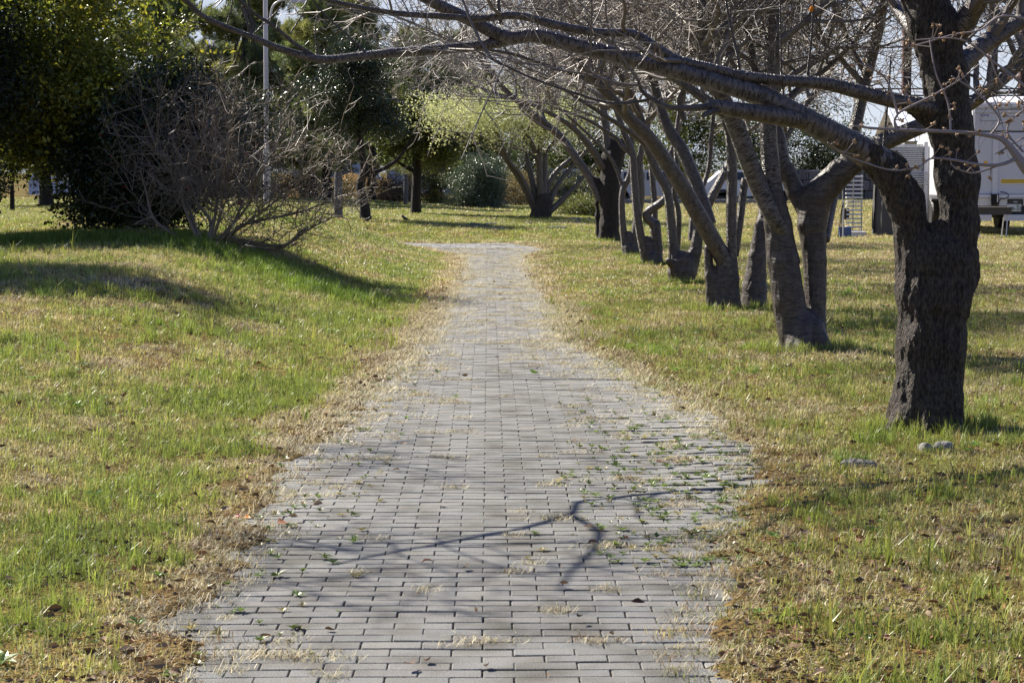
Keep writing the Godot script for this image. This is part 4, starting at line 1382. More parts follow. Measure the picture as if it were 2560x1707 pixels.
func lettering(text_: String, height: float, depth: float, mat_: Material, parent: Node3D, at: Vector3, called := "lettering") -> void:
	var f := SystemFont.new()
	f.font_names = PackedStringArray(["Droid Sans"])
	f.font_weight = 700
	var t := TextMesh.new()
	t.text = text_
	t.font = f
	t.font_size = 64
	t.pixel_size = height / 46.0
	t.depth = depth
	var o := part_mesh(called, t, mat_, parent)
	o.position = at

func solid(col: Color, rough := 0.5, metal := 0.0) -> StandardMaterial3D:
	var m := mat(rough, 0.5, col, false)
	m.metallic = metal
	return m

func build_left() -> void:
	var r := RandomNumberGenerator.new()
	r.seed = 300
	var leafy1 := leaf_cluster(1, 22, 0.22, 0.085, 0.042, 0.5)
	var leafy2 := leaf_cluster(2, 26, 0.17, 0.075, 0.038, 0.3)
	var small := leaf_cluster(3, 30, 0.26, 0.085, 0.042, 0.4)
	var g := func(x: float, d: float) -> Vector3: return foot_at(x, d)
	# big evergreen whose crown fills the upper left corner; its trunk stands outside the frame
	var f: Vector3 = g.call(-7.6, 30.5)
	leafy("evergreen_tree", "large broadleaf evergreen filling the upper left corner with sunlit leaf tips", "tree", f,
		[[[f, f + Vector3(0.05, 1.2, 0), f + Vector3(0.1, 2.4, 0.1), f + Vector3(0.1, 3.6, 0)], [0.17, 0.13, 0.11, 0.08]], [[f + Vector3(0.05, 1.4, 0), f + Vector3(0.8, 2.0, 0.2), f + Vector3(1.9, 2.4, 0.3)], [0.07, 0.05, 0.02]], [[f + Vector3(0.1, 2.2, 0), f + Vector3(1.0, 3.0, -0.2), f + Vector3(2.4, 3.6, 0.1)], [0.07, 0.05, 0.02]]],
		[[f + Vector3(0.7, 3.1, 0), Vector3(2.1, 1.3, 1.7), 1900, 56], [f + Vector3(1.7, 2.0, 0.4), Vector3(1.15, 0.95, 1.0), 800, 26]],
		leafy1, M.gloss, [lin(0.25, 0.28, 0.04), lin(0.17, 0.21, 0.04), lin(0.32, 0.3, 0.04), lin(0.1, 0.13, 0.03)], 301, 1.0)
	f = g.call(-8.6, 24.6)
	leafy("evergreen_tree", "evergreen just outside the left edge whose shade crosses the lawn", "tree", f,
		[[[f, f + Vector3(0, 1.5, 0), f + Vector3(0.1, 3.4, 0)], [0.15, 0.12, 0.05]]],
		[[f + Vector3(0.3, 3.9, 0), Vector3(1.9, 1.3, 1.1), 1200, 40]], leafy1, M.gloss, [lin(0.13, 0.17, 0.035), lin(0.08, 0.11, 0.03)], 304, 1.1)
	f = g.call(-6.75, 28.6)
	leafy("evergreen_tree", "dense dark evergreen at the left edge in front of the larger one", "tree", f,
		[[[f, f + Vector3(-0.02, 0.9, 0), f + Vector3(0, 1.9, 0)], [0.09, 0.07, 0.03]]],
		[[f + Vector3(-0.1, 1.75, 0), Vector3(0.75, 1.25, 0.75), 1300, 30]], leafy2, M.needle, [lin(0.03, 0.042, 0.016), lin(0.024, 0.036, 0.014)], 302, 0.75)
	# camellia with red flowers
	f = g.call(-4.75, 29.6)
	var cam := leafy("camellia_bush", "dark glossy camellia bush dotted with red flowers on the bank", "bush", f,
		[[[f, f + Vector3(0.05, 0.5, 0), f + Vector3(0.02, 1.1, 0)], [0.06, 0.05, 0.03]], [[f + Vector3(0, 0.1, 0), f + Vector3(0.25, 0.6, 0.1), f + Vector3(0.6, 1.2, 0.1)], [0.04, 0.03, 0.015]]],
		[[f + Vector3(0.0, 0.95, 0), Vector3(0.85, 0.85, 0.8), 1700, 40], [f + Vector3(0.75, 1.35, -0.2), Vector3(0.95, 0.7, 0.6), 1200, 28]],
		leafy2, M.wax, [lin(0.03, 0.048, 0.018), lin(0.04, 0.06, 0.022), lin(0.024, 0.04, 0.016)], 303, 0.85)
	var fl := MB.new()
	for k in 7:
		leaf(fl, Vector3.ZERO, Vector3(cos(TAU * k / 7), 0.5, sin(TAU * k / 7)).normalized(), Vector3.UP, 0.045, 0.04, lin(0.62, 0.03, 0.06))
	bud(fl, Vector3.ZERO, Vector3.UP, 0.02, lin(0.7, 0.5, 0.08))
	var flm := fl.mesh()
	for q in [[365, 318, 0.55], [385, 330, 0.55], [437, 358, 0.5], [277, 392, 0.75], [617, 388, 0.3], [537, 400, 0.55], [165, 453, 0.5], [602, 508, 0.3], [392, 295, 0.5], [476, 277, 0.4], [348, 372, 0.7], [470, 470, 0.75], [310, 470, 0.85], [250, 340, 0.6]]:
		var o := part_mesh("flower", flm, M.young, cam)
		o.position = P(q[0], q[1], 29.6 - q[2]) - cam.position
		o.rotation = Vector3(1.0 + r.randfn(0, 0.4), r.randf() * TAU, 0)
		o.scale = Vector3.ONE * r.randf_range(0.8, 1.2)
	# the bare shrub in front of it
	f = g.call(-3.55, 27.6)
	var sh := thing("bare_shrub", f, "leafless grey shrub of many fine stems on the grassy bank", "shrub")
	var sprs := [spray_mesh(11, false, 0.0, 0.0075, 0.45), spray_mesh(12, false, 0.0, 0.0075, 0.45), spray_mesh(13, false, 0.0, 0.0075, 0.45)]
	var tw := []
	var br := MB.new()
	var bark := lin(0.19, 0.15, 0.105)
	var d := 27.6
	thick = 0.0
	for q in [[[500, 612], [470, 560], [440, 500], [415, 430], [385, 360], [360, 290]], [[505, 612], [480, 530], [470, 450], [485, 380], [500, 300]], [[515, 612], [500, 560], [480, 500], [455, 430], [440, 340]], [[525, 612], [540, 540], [545, 460], [560, 380], [585, 290]], [[530, 612], [560, 560], [600, 500], [650, 430], [720, 370]], [[535, 612], [580, 580], [640, 530], [720, 470], [800, 420]], [[540, 612], [600, 590], [660, 600], [720, 606], [780, 580], [830, 545]], [[545, 610], [610, 570], [690, 545], [770, 520], [850, 500]], [[495, 612], [440, 580], [400, 540], [370, 480], [350, 420]], [[520, 612], [520, 520], [530, 430], [520, 340], [540, 240]], [[540, 612], [590, 545], [640, 470], [670, 380], [700, 300]], [[530, 610], [600, 600], [650, 618], [700, 610], [750, 590]]]:
		var raw := []
		var lean := r.randfn(0, 0.18)
		for k in q.size():
			raw.append([q[k][0] + (r.randfn(0, 11) if k else 0.0), q[k][1] + (r.randfn(0, 7) if k else 0.0), d + lean * k, lerpf(10.0, 4.0, k / (q.size() - 1.0))])
		var tr := traced(raw)
		var c := curve(tr[0], tr[1], 0.05)
		var mb := MB.new()
		mb.tube(c[0], c[1], 7, bark, 0.25, nz2)
		part("stem", mb, M.twig, sh)
		var pts: PackedVector3Array = c[0]
		for k in range(3, pts.size(), 2):
			var dir := (pts[k] - pts[k - 2]).normalized()
			var side := Vector3(r.randfn(0, 0.7), r.randfn(0.2, 0.5), r.randfn(0, 0.8)).normalized()
			grow(br, tw, pts[k], (dir * 1.0 + side * 0.7).normalized(), r.randf_range(0.25, 0.5), 0.006, 1, r, 0.02, bark)
	thick = 0.1
	part("branches", br, M.twig, sh).set_meta("kind", "stuff")
	var lists := [[], [], []]
	var cols := [[], [], []]
	for k in tw.size():
		if r.randf() < 0.7:
			var t: Transform3D = tw[k]
			t.basis = t.basis.scaled(Vector3.ONE * 0.8)
			lists[k % 3].append(t)
			cols[k % 3].append(tone(lin(0.2, 0.16, 0.115), 0.3, r))
	for k in 3:
		swarm("twigs", sprs[k], M.twig, lists[k], cols[k], sh, f)

	# lamp post
	f = g.call(-5.72, 58.0)
	var lp := thing("lamp_post", f, "tall pale grey lamp post with a short curved arm behind the bare shrub", "lamp post")
	var base := MB.new()
	base.cham(Vector3(0, 0.06, 0), Vector3(0.28, 0.09, 0.28), 0.02, lin(0.4, 0.39, 0.37))
	part("footing", base, M.stone, lp, false)
	var low := MB.new()
	low.tube(PackedVector3Array([Vector3(0, 0.1, 0), Vector3(0, 1.6, 0), Vector3(0, 1.64, 0)]), PackedFloat32Array([0.098, 0.098, 0.075]), 20, lin(0.52, 0.5, 0.52))
	part("lower_pole", low, M.paint, lp, false)
	var bands := MB.new()
	for y in [0.62, 0.56]:
		bands.tube(PackedVector3Array([Vector3(0, y, 0), Vector3(0, y + 0.035, 0)]), PackedFloat32Array([0.103, 0.103]), 20, lin(0.06, 0.06, 0.065))
	part("band", bands, M.paint, lp, false)
	var hi := MB.new()
	hi.tube(PackedVector3Array([Vector3(0, 1.6, 0), Vector3(0, 6.6, 0), Vector3(0, 6.66, 0)]), PackedFloat32Array([0.066, 0.055, 0.02]), 20, lin(0.52, 0.5, 0.52))
	part("upper_pole", hi, M.paint, lp, false)
	var arm := MB.new()
	arm.tube(curve([Vector3(0.04, 4.78, 0), Vector3(0.12, 5.0, 0), Vector3(0.2, 5.28, 0), Vector3(0.42, 5.42, 0), Vector3(0.72, 5.42, 0)], [0.03, 0.03, 0.03, 0.028, 0.025], 0.05)[0], curve([Vector3(0.04, 4.78, 0), Vector3(0.12, 5.0, 0), Vector3(0.2, 5.28, 0), Vector3(0.42, 5.42, 0), Vector3(0.72, 5.42, 0)], [0.03, 0.03, 0.03, 0.028, 0.025], 0.05)[1], 10, lin(0.52, 0.5, 0.52))
	part("arm", arm, M.paint, lp, false)
	var head := MB.new()
	head.cham(Vector3(0.85, 5.4, 0), Vector3(0.2, 0.05, 0.1), 0.02, lin(0.5, 0.49, 0.5))
	part("lamp_head", head, M.paint, lp, false)
	# concrete posts
	for q in [[-3.52, 52.6, 0.105, 1.3, "short grey round post standing left of the crooked evergreen trunk"], [-2.95, 80.0, 0.075, 1.05, "slim pale stake among the dry brush left of the second evergreen"]]:
		f = g.call(q[0], q[1])
		var pm := MB.new()
		pm.tube(PackedVector3Array([Vector3(0, -0.1, 0), Vector3(0, q[3] * 0.5, 0), Vector3(0.01, q[3], 0), Vector3(0.01, q[3] + 0.03, 0)]), PackedFloat32Array([q[2], q[2] * 0.98, q[2] * 0.96, q[2] * 0.75]), 16, lin(0.3, 0.29, 0.28), 0.1, nz2)
		var o := part("round_post", pm, M.stone, self)
		o.position = f
		meta(o, q[4], "post")

	# evergreens beyond the path's end
	f = g.call(-3.1, 56.5)
	leafy("evergreen_tree", "evergreen with a crooked black trunk and dark crown left of the path's end", "tree", f,
		[[[f - Vector3(0, 0.1, 0), f + Vector3(-0.02, 0.35, 0), f + Vector3(-0.12, 0.85, 0), f + Vector3(-0.02, 1.3, 0), f + Vector3(-0.12, 1.9, 0), f + Vector3(-0.15, 3.0, 0)], [0.18, 0.14, 0.125, 0.13, 0.1, 0.06]], [[f + Vector3(-0.05, 1.15, 0), f + Vector3(0.4, 1.25, 0.1), f + Vector3(0.85, 1.55, 0.1), f + Vector3(1.2, 2.1, 0.1)], [0.08, 0.06, 0.05, 0.02]]],
		[[f + Vector3(-0.4, 3.4, 0), Vector3(0.75, 1.2, 0.8), 900, 34], [f + Vector3(0.45, 2.5, 0.2), Vector3(0.6, 0.5, 0.6), 260, 14]], small, M.wax, [lin(0.045, 0.065, 0.03), lin(0.06, 0.08, 0.03), lin(0.035, 0.055, 0.025)], 310, 0.8)
	f = g.call(-2.1, 65.0)
	leafy("evergreen_tree", "evergreen with a straight grey trunk and yellow-green lower leaves", "tree", f,
		[[[f - Vector3(0, 0.1, 0), f + Vector3(0, 0.5, 0), f + Vector3(0.03, 1.2, 0), f + Vector3(0.02, 2.2, 0), f + Vector3(0, 3.4, 0)], [0.17, 0.13, 0.125, 0.1, 0.05]], [[f + Vector3(0, 1.2, 0), f + Vector3(-0.5, 1.5, 0.1), f + Vector3(-0.9, 2.0, 0.2)], [0.06, 0.04, 0.015]]],
		[[f + Vector3(-0.25, 2.5, 0.3), Vector3(1.0, 0.75, 0.8), 600, 18], [f + Vector3(0.5, 2.3, 0.2), Vector3(0.9, 0.8, 0.8), 560, 16], [f + Vector3(0.1, 3.6, 0), Vector3(1.1, 1.1, 1.0), 700, 18]], small, M.gloss, [lin(0.12, 0.15, 0.03), lin(0.08, 0.1, 0.03), lin(0.06, 0.08, 0.03), lin(0.16, 0.17, 0.03)], 311, 0.85)
	# rounded shrub
	f = g.call(-0.35, 77.0)
	leafy("round_shrub", "rounded shrub with glossy pale leaves right of the evergreens", "shrub", f,
		[[[f, f + Vector3(0.02, 0.6, 0), f + Vector3(0.0, 1.4, 0)], [0.05, 0.04, 0.02]]],
		[[f + Vector3(0.0, 0.95, 0), Vector3(0.72, 0.8, 0.7), 700, 26], [f + Vector3(-0.45, 0.35, 0.2), Vector3(0.55, 0.35, 0.5), 260, 8], [f + Vector3(0.2, 0.3, 0.2), Vector3(0.6, 0.35, 0.5), 260, 8]], small, M.wax, [lin(0.13, 0.17, 0.1), lin(0.15, 0.19, 0.12), lin(0.1, 0.14, 0.07)], 312, 0.75)
	# pines
	var need := needle_cluster(5, 90, 0.17)
	var pl := ["leaning pine with open crown behind the camellia", "tall pine just left of the lamp post", "pine crowding the lamp post from the right", "pine with pointed top behind the dark evergreen", "pine standing behind the crooked evergreen's crown", "pine far back at the left edge", "pine behind the yellow-green evergreen", "low pine behind the round shrub", "pine filling the gap behind the bare shrub", "pine far behind the lamp post", "broad pine behind the camellia on the left", "distant pine between the two evergreens"]
	var ps := [[-10.4, 76.0, 8.6, 0.16], [-8.3, 79.0, 8.2, 0.05], [-6.4, 82.0, 5.9, -0.03], [-5.5, 76.0, 6.6, 0.02], [-4.4, 84.0, 7.2, 0.03], [-14.0, 80.0, 9.0, 0.1], [-2.2, 92.0, 6.6, -0.02], [-0.4, 100.0, 5.6, 0.02], [-9.3, 84.0, 7.2, 0.04], [-7.3, 89.0, 6.6, -0.03], [-11.8, 85.0, 8.6, 0.05], [-3.3, 96.0, 7.0, 0.02]]
	for k in ps.size():
		var q: Array = ps[k]
		f = g.call(q[0], q[1])
		var h: float = q[2]
		var st := [f - Vector3(0, 0.2, 0), f + Vector3(q[3] * 2.0, h * 0.3, 0), f + Vector3(-q[3] * 3.0, h * 0.6, 0.2), f + Vector3(-q[3] * 6.0, h * 0.97, 0.1)]
		var crowns := []
		for m in 7:
			var t := 0.25 + 0.72 * m / 6.0
			crowns.append([f + Vector3(-q[3] * 5.0 * t + r.randfn(0, 0.45), h * t, r.randfn(0, 0.4)), Vector3(1.5 - 0.85 * t, 0.36, 1.4 - 0.8 * t) * (1.0 if h > 6.0 else 0.95), 230, 10])
		leafy("pine_tree", pl[k], "tree", f, [[st, [0.2, 0.16, 0.12, 0.04]]], crowns, need, M.needle, [lin(0.2, 0.25, 0.1), lin(0.24, 0.28, 0.12), lin(0.27, 0.28, 0.1), lin(0.16, 0.2, 0.085)], 320 + k, 1.0, "pines behind the lawn", Color(0.07, 0.06, 0.052), 0.15)
	# young tree trunks on the far left
	f = g.call(-10.3, 48.6)
	leafy("young_evergreen", "slim young evergreen with a dark straight trunk at the left edge", "tree", f, [[[f, f + Vector3(0, 0.8, 0), f + Vector3(0, 1.9, 0)], [0.055, 0.05, 0.03]]], [[f + Vector3(-0.1, 1.7, 0), Vector3(0.9, 0.7, 0.7), 420, 16]], small, M.gloss, [lin(0.04, 0.055, 0.02), lin(0.06, 0.075, 0.02)], 340, 0.8)
	f = g.call(-13.0, 66.0)
	leafy("old_evergreen", "stout dark trunk of an evergreen far back on the left", "tree", f, [[[f, f + Vector3(0, 0.6, 0), f + Vector3(-0.1, 1.6, 0), f + Vector3(-0.1, 3, 0)], [0.26, 0.2, 0.18, 0.1]]], [[f + Vector3(-0.2, 3.0, 0), Vector3(2.0, 1.4, 1.6), 900, 26]], small, M.gloss, [lin(0.035, 0.05, 0.018), lin(0.05, 0.065, 0.02)], 341, 1.1)
	# brush along the back of the lawn
	var brush := [["yellow-green bush behind the slim stake", -1.75, 83.0, 0.75, 0.75, lin(0.17, 0.17, 0.045), 0], ["dry reddish brush left of the slim stake", -3.6, 86.0, 0.9, 0.55, lin(0.3, 0.23, 0.15), 1], ["dry straw-coloured brush behind the many-stemmed cherry", 1.0, 84.0, 0.9, 0.7, lin(0.36, 0.29, 0.14), 1], ["olive bush right of the round shrub", 0.5, 88.0, 0.8, 0.6, lin(0.16, 0.16, 0.05), 0], ["low dark hedge bush under the pines", -6.5, 84.0, 1.6, 0.5, lin(0.05, 0.06, 0.025), 0], ["dark hedge bush left of the lamp post's foot", -9.5, 88.0, 1.6, 0.55, lin(0.045, 0.055, 0.022), 0], ["olive hedge bush behind the old dark trunk", 3.4, 96.0, 1.6, 0.8, lin(0.12, 0.13, 0.04), 0], ["low weedy bush beside the many-stemmed cherry", 2.9, 66.0, 0.6, 0.25, lin(0.15, 0.17, 0.06), 0]]
	for q in brush:
		f = g.call(q[1], q[2])
		leafy("brush", q[0], "brush", f, [[[f, f + Vector3(0.02, q[4] * 0.5, 0), f + Vector3(0, q[4], 0)], [0.03, 0.025, 0.01]]], [[f + Vector3(0, q[4] * 0.8, 0), Vector3(q[3], q[4], 0.7), 330, 14]], small, M.dead if q[6] else M.gloss, [q[5], q[5] * 0.75], int(350 + q[1] * 3), 0.8)
	# an earth bank far back
	var eb := MB.new()
	for k in 24:
		for m in 6:
			var pts := []
			for s in [[0, 0], [0, 1], [1, 1], [1, 0]]:
				var x: float = -9.0 + (k + s[0]) * 0.2
				var t: float = (m + s[1]) / 6.0
				pts.append(Vector3(x, 1.5 * sin(t * PI * 0.5) * (0.8 + 0.35 * nz.get_noise_1d(x * 30.0)), -(96.0 + 3.0 * t)))
			eb.quad(pts[0], pts[1], pts[2], pts[3], lin(0.38, 0.27, 0.17).lerp(lin(0.36, 0.3, 0.18), absf(nz.get_noise_2d(k * 9.0, m * 9.0)) * 2.0))
	meta(part("earth_bank", eb, M.ground, self), "bare orange-brown earth bank far behind the posts", "", "", "structure")
	# two dark birds on the grass
	for q in [[-2.95, 55.0, 0.6, "dark bird standing upright on the grass near the bank"], [-2.05, 55.2, 2.6, "dark bird pecking in the shaded grass right of the first"]]:
		f = g.call(q[0], q[1])
		var bt := thing("bird", f, q[3], "bird", "", q[2])
		var bm := MB.new()
		var bc := curve([Vector3(-0.13, 0.055, 0), Vector3(-0.07, 0.075, 0), Vector3(0, 0.09, 0), Vector3(0.055, 0.125, 0), Vector3(0.075, 0.15, 0), Vector3(0.1, 0.152, 0), Vector3(0.125, 0.146, 0)], [0.008, 0.02, 0.036, 0.03, 0.021, 0.017, 0.002], 0.01)
		bm.tube(bc[0], bc[1], 10, lin(0.012, 0.012, 0.014))
		part("body", bm, M.plain, bt, false)
		var lg := MB.new()
		for s in [-0.012, 0.012]:
			lg.rod(Vector3(0.0, 0.07, s), Vector3(0.01, 0.0, s), 0.003, 5, lin(0.05, 0.03, 0.02))
		part("legs", lg, M.plain, bt, false)

func build_right() -> void:
	var r := RandomNumberGenerator.new()
	r.seed = 500
	var white := lin(0.62, 0.63, 0.66)
	var black := lin(0.015, 0.015, 0.017)
	# ---- the parked box truck, seen from behind
	var t := thing("box_truck", Vector3(12.15, 0, -51.0), "white box truck parked on the grass with its tail towards us", "truck")
	t.position.y = ground_h(12.15, 51.0)
	var m := MB.new()
	m.cham(Vector3(0, 1.98, -2.8), Vector3(1.13, 1.07, 2.8), 0.03, white)
	part("cargo_box", m, M.paint, t, false)
	m = MB.new()
	var a := [Vector3(-1.13, 3.052, 0.0), Vector3(1.13, 3.052, 0.0), Vector3(1.13, 3.052, -5.6), Vector3(-1.13, 3.052, -5.6)]
	var e := [Vector3(-0.45, 3.2, -0.35), Vector3(0.45, 3.2, -0.35), Vector3(0.45, 3.2, -5.2), Vector3(-0.45, 3.2, -5.2)]
	for k in 4:
		m.quad(a[k], e[k], e[(k + 1) % 4], a[(k + 1) % 4], lin(0.8, 0.8, 0.8))
	m.quad(e[0], e[3], e[2], e[1], lin(0.8, 0.8, 0.8))
	part("roof", m, M.paint, t, false)
	m = MB.new()
	m.cham(Vector3(0, 2.98, 0.03), Vector3(1.14, 0.05, 0.03), 0.01, white)
	m.cham(Vector3(0, 2.86, 0.018), Vector3(1.1, 0.035, 0.018), 0.008, lin(0.5, 0.52, 0.58))
	part("header_rail", m, M.paint, t, false)
	m = MB.new()
	m.cham(Vector3(0, 2.61, 0.012), Vector3(1.09, 0.19, 0.012), 0.006, lin(0.5, 0.52, 0.56))
	part("upper_door", m, M.paint, t, false)
	m = MB.new()
	m.cham(Vector3(0, 2.395, 0.008), Vector3(1.1, 0.013, 0.01), 0.002, black)
	part("door_gap", m, M.paint, t, false)
	m = MB.new()
	m.cham(Vector3(0, 1.68, 0.02), Vector3(1.1, 0.69, 0.02), 0.008, lin(0.55, 0.57, 0.62))
	var gate := part("tail_gate", m, M.paint, t, false)
	for x in [-0.62, 0.62]:
		m = MB.new()
		m.cham(Vector3(x, 1.66, 0.065), Vector3(0.065, 0.68, 0.025), 0.01, lin(0.6, 0.62, 0.66))
		part("gate_post", m, M.paint, t, false)
	for x in [-1.0, 1.0]:
		m = MB.new()
		m.rod(Vector3(x - 0.05, 1.58, 0.055), Vector3(x + 0.07, 1.5, 0.055), 0.012, 6, lin(0.4, 0.4, 0.42))
		part("latch", m, M.metal, t, false)
	m = MB.new()
	m.cham(Vector3(-0.83, 1.66, 0.044), Vector3(0.045, 0.065, 0.004), 0.002, lin(0.75, 0.42, 0.03))
	part("warning_sticker", m, M.paint, t, false)
	m = MB.new()
	m.cham(Vector3(0.0, 1.27, 0.044), Vector3(0.5, 0.062, 0.004), 0.002, lin(0.75, 0.75, 0.7))
	var stripe := part("reflector_panel", m, M.paint, t, false)
	m = MB.new()
	m.cham(Vector3(0.0, 1.27, 0.051), Vector3(0.48, 0.047, 0.003), 0.002, lin(0.55, 0.37, 0.03))
	part("yellow_stripe", m, M.paint, stripe, false)
	m = MB.new()
	m.cham(Vector3(0, 0.93, 0.05), Vector3(1.13, 0.035, 0.05), 0.01, white)
	m.cham(Vector3(0, 0.8, 0.03), Vector3(1.13, 0.09, 0.03), 0.01, white)
	part("sill", m, M.paint, t, false)
	m = MB.new()
	m.tube(PackedVector3Array([Vector3(-0.63, 0.98, 0.13), Vector3(-0.63, 0.72, 0.13)]), PackedFloat32Array([0.09, 0.08]), 16, black)
	m.rod(Vector3(-0.59, 0.96, 0.2), Vector3(-0.59, 0.8, 0.2), 0.018, 8, lin(0.5, 0.5, 0.5))
	part("lift_motor", m, M.metal, t, false)
	m = MB.new()
	var cb := curve([Vector3(-0.5, 1.03, 0.1), Vector3(-0.36, 1.0, 0.1), Vector3(-0.31, 0.93, 0.1), Vector3(-0.4, 0.87, 0.1), Vector3(-0.5, 0.86, 0.1), Vector3(-0.54, 0.72, 0.1)], [0.01, 0.01, 0.01, 0.01, 0.01, 0.01], 0.03)
	m.tube(cb[0], cb[1], 6, black)
	part("cable", m, M.plain, t, false)
	m = MB.new()
	m.cham(Vector3(-0.15, 0.79, 0.075), Vector3(0.18, 0.075, 0.016), 0.01, black)
	m.cham(Vector3(-0.15, 0.8, 0.098), Vector3(0.05, 0.018, 0.008), 0.004, lin(0.3, 0.3, 0.3))
	part("plate_lamp_housing", m, M.paint, t, false)
	m = MB.new()
	m.cham(Vector3(-0.18, 0.665, 0.09), Vector3(0.165, 0.083, 0.006), 0.003, lin(0.6, 0.62, 0.6))
	var plate := part("licence_plate", m, M.paint, t, false)
	var ink := solid(lin(0.02, 0.1, 0.06))
	lettering("16-33", 0.08, 0.003, ink, plate, Vector3(-0.15, 0.645, 0.099), "number")
	lettering("100", 0.033, 0.003, ink, plate, Vector3(-0.1, 0.717, 0.099), "class_number")
	lettering("D-V-N", 0.05, 0.004, solid(lin(0.08, 0.1, 0.35)), t, Vector3(-0.87, 2.76, 0.028), "lettering")
	m = MB.new()
	m.cham(Vector3(0, 0.62, -0.25), Vector3(1.05, 0.12, 0.25), 0.02, black)
	m.cham(Vector3(0, 0.55, -3.2), Vector3(0.5, 0.12, 3.0), 0.02, black)
	part("chassis", m, M.plain, t, false)
	m = MB.new()
	m.cham(Vector3(-0.86, 0.44, 0.05), Vector3(0.18, 0.07, 0.03), 0.01, white)
	m.cham(Vector3(0.35, 0.44, 0.05), Vector3(0.75, 0.07, 0.03), 0.01, white)
	part("underrun_bar", m, M.paint, t, false)
	for x in [-0.82, 0.82]:
		m = MB.new()
		m.cham(Vector3(x, 0.6, 0.02), Vector3(0.13, 0.05, 0.03), 0.01, lin(0.3, 0.12, 0.03) if x < 0 else lin(0.4, 0.02, 0.02))
		part("tail_lamp", m, M.paint, t, false)
	for z in [-1.4, -5.6]:
		for x in [-0.85, 0.85]:
			m = MB.new()
			m.lathe(Vector3(x - 0.14, 0.4, z), Basis(Vector3(0, -1, 0), Vector3(1, 0, 0), Vector3(0, 0, 1)), [Vector2(0.02, 0.0), Vector2(0, 0.24), Vector2(0, 0.36), Vector2(0.04, 0.4), Vector2(0.24, 0.4), Vector2(0.28, 0.36), Vector2(0.28, 0.24), Vector2(0.26, 0.0)], 24, black)
			part("wheel", m, M.plain, t, false)
	m = MB.new()
	m.cham(Vector3(0, 1.35, -6.6), Vector3(1.0, 0.95, 0.8), 0.08, white)
	part("cab", m, M.paint, t, false)
	# ---- folding table behind the truck
	t = thing("folding_table", Vector3(11.15, ground_h(11.15, 49.6), -49.6), "dark-topped folding table with white legs at the truck's tail", "table")
	m = MB.new()
	m.cham(Vector3(0, 0.68, 0), Vector3(0.42, 0.018, 0.3), 0.006, lin(0.06, 0.055, 0.05))
	m.cham(Vector3(0, 0.6, 0.27), Vector3(0.4, 0.07, 0.01), 0.004, lin(0.05, 0.047, 0.042))
	part("table_top", m, M.plain, t, false)
	for s in [[-0.38, -0.22], [0.38, -0.22], [-0.38, 0.24], [0.38, 0.24]]:
		m = MB.new()
		m.rod(Vector3(s[0] * 0.9, 0.67, s[1] * 0.6), Vector3(s[0] * 0.76, -0.02, s[1]), 0.014, 8, lin(0.6, 0.6, 0.62))
		part("leg", m, M.paint, t, false)
	# ---- slatted rack with a dark cover hung over it
	t = thing("slatted_rack", Vector3(8.5, ground_h(8.5, 52.4), -52.4), "tall silver rack stacked with white slats beside the grey cover", "rack")
	for s in [[-0.21, 0], [0.02, 0.12], [0.24, 0]]:
		m = MB.new()
		m.rod(Vector3(s[0], 0, s[1]), Vector3(s[0], 1.42 if s[1] == 0 else 1.62, s[1]), 0.014, 8, lin(0.45, 0.44, 0.43))
		part("upright", m, M.metal, t, false)
	for k in 14:
		m = MB.new()
		m.cham(Vector3(0.06, 0.1 + 0.098 * k, 0.02), Vector3(0.19, 0.02, 0.1), 0.006, lin(0.6, 0.62, 0.64))
		part("slat", m, M.paint, t, false)
	m = MB.new()
	m.cham(Vector3(-0.13, 0.5, 0.0), Vector3(0.07, 0.13, 0.1), 0.01, lin(0.03, 0.03, 0.035))
	part("black_box", m, M.plain, t, false)
	m = MB.new()
	m.cham(Vector3(-0.3, 1.28, 0), Vector3(0.2, 0.05, 0.15), 0.01, lin(0.45, 0.33, 0.2))
	part("board_stack", m, M.plain, t, false)
	# the cover: a sagging sheet over a tall box
	t = thing("covered_stack", Vector3(9.3, ground_h(9.3, 51.6), -51.6), "tall stack wrapped in a dark grey cover between the rack and the trunk", "stack")
	m = MB.new()
	var prof := [[-0.42, 0.05], [-0.4, -0.02], [-0.26, 0.2], [-0.1, 0.21], [0.15, 0.2], [0.45, 0.22], [0.48, -0.1], [0.45, -0.35], [-0.2, -0.4], [-0.42, -0.2], [-0.42, 0.05]]
	var rows := []
	for k in 9:
		var y := 0.04 + k * 0.155
		var row := []
		for q in prof.size():
			var w := 0.02 * nz2.get_noise_2d(q * 70.0, k * 40.0)
			row.append(Vector3(prof[q][0] * (1.02 - 0.012 * k) + w, y if k else y + 0.03 * sin(q * 1.7), prof[q][1] + 0.03 * nz2.get_noise_2d(q * 50.0 + 500.0, k * 60.0)))
		rows.append(row)
	for k in 8:
		for q in prof.size() - 1:
			m.quad(rows[k][q], rows[k + 1][q], rows[k + 1][q + 1], rows[k][q + 1], lin(0.085, 0.085, 0.085))
	for q in range(1, prof.size() - 2):
		m.tri3(rows[8][0], rows[8][q + 1], rows[8][q], lin(0.085, 0.085, 0.085))
	part("cover", m, M.cloth, t, false)
	m = MB.new()
	m.cham(Vector3(0.02, 0.6, -0.1), Vector3(0.34, 0.58, 0.2), 0.02, lin(0.2, 0.2, 0.2))
	part("contents", m, M.plain, t, false)
	# louvred unit and rails showing between the limbs
	t = thing("louvred_unit", Vector3(10.0, ground_h(10.0, 53.5), -53.5), "white louvred metal unit showing between the limbs left of the truck", "cabinet")
	m = MB.new()
	m.cham(Vector3(0, 1.05, -0.3), Vector3(0.55, 1.05, 0.28), 0.02, lin(0.35, 0.36, 0.38))
	part("casing", m, M.paint, t, false)
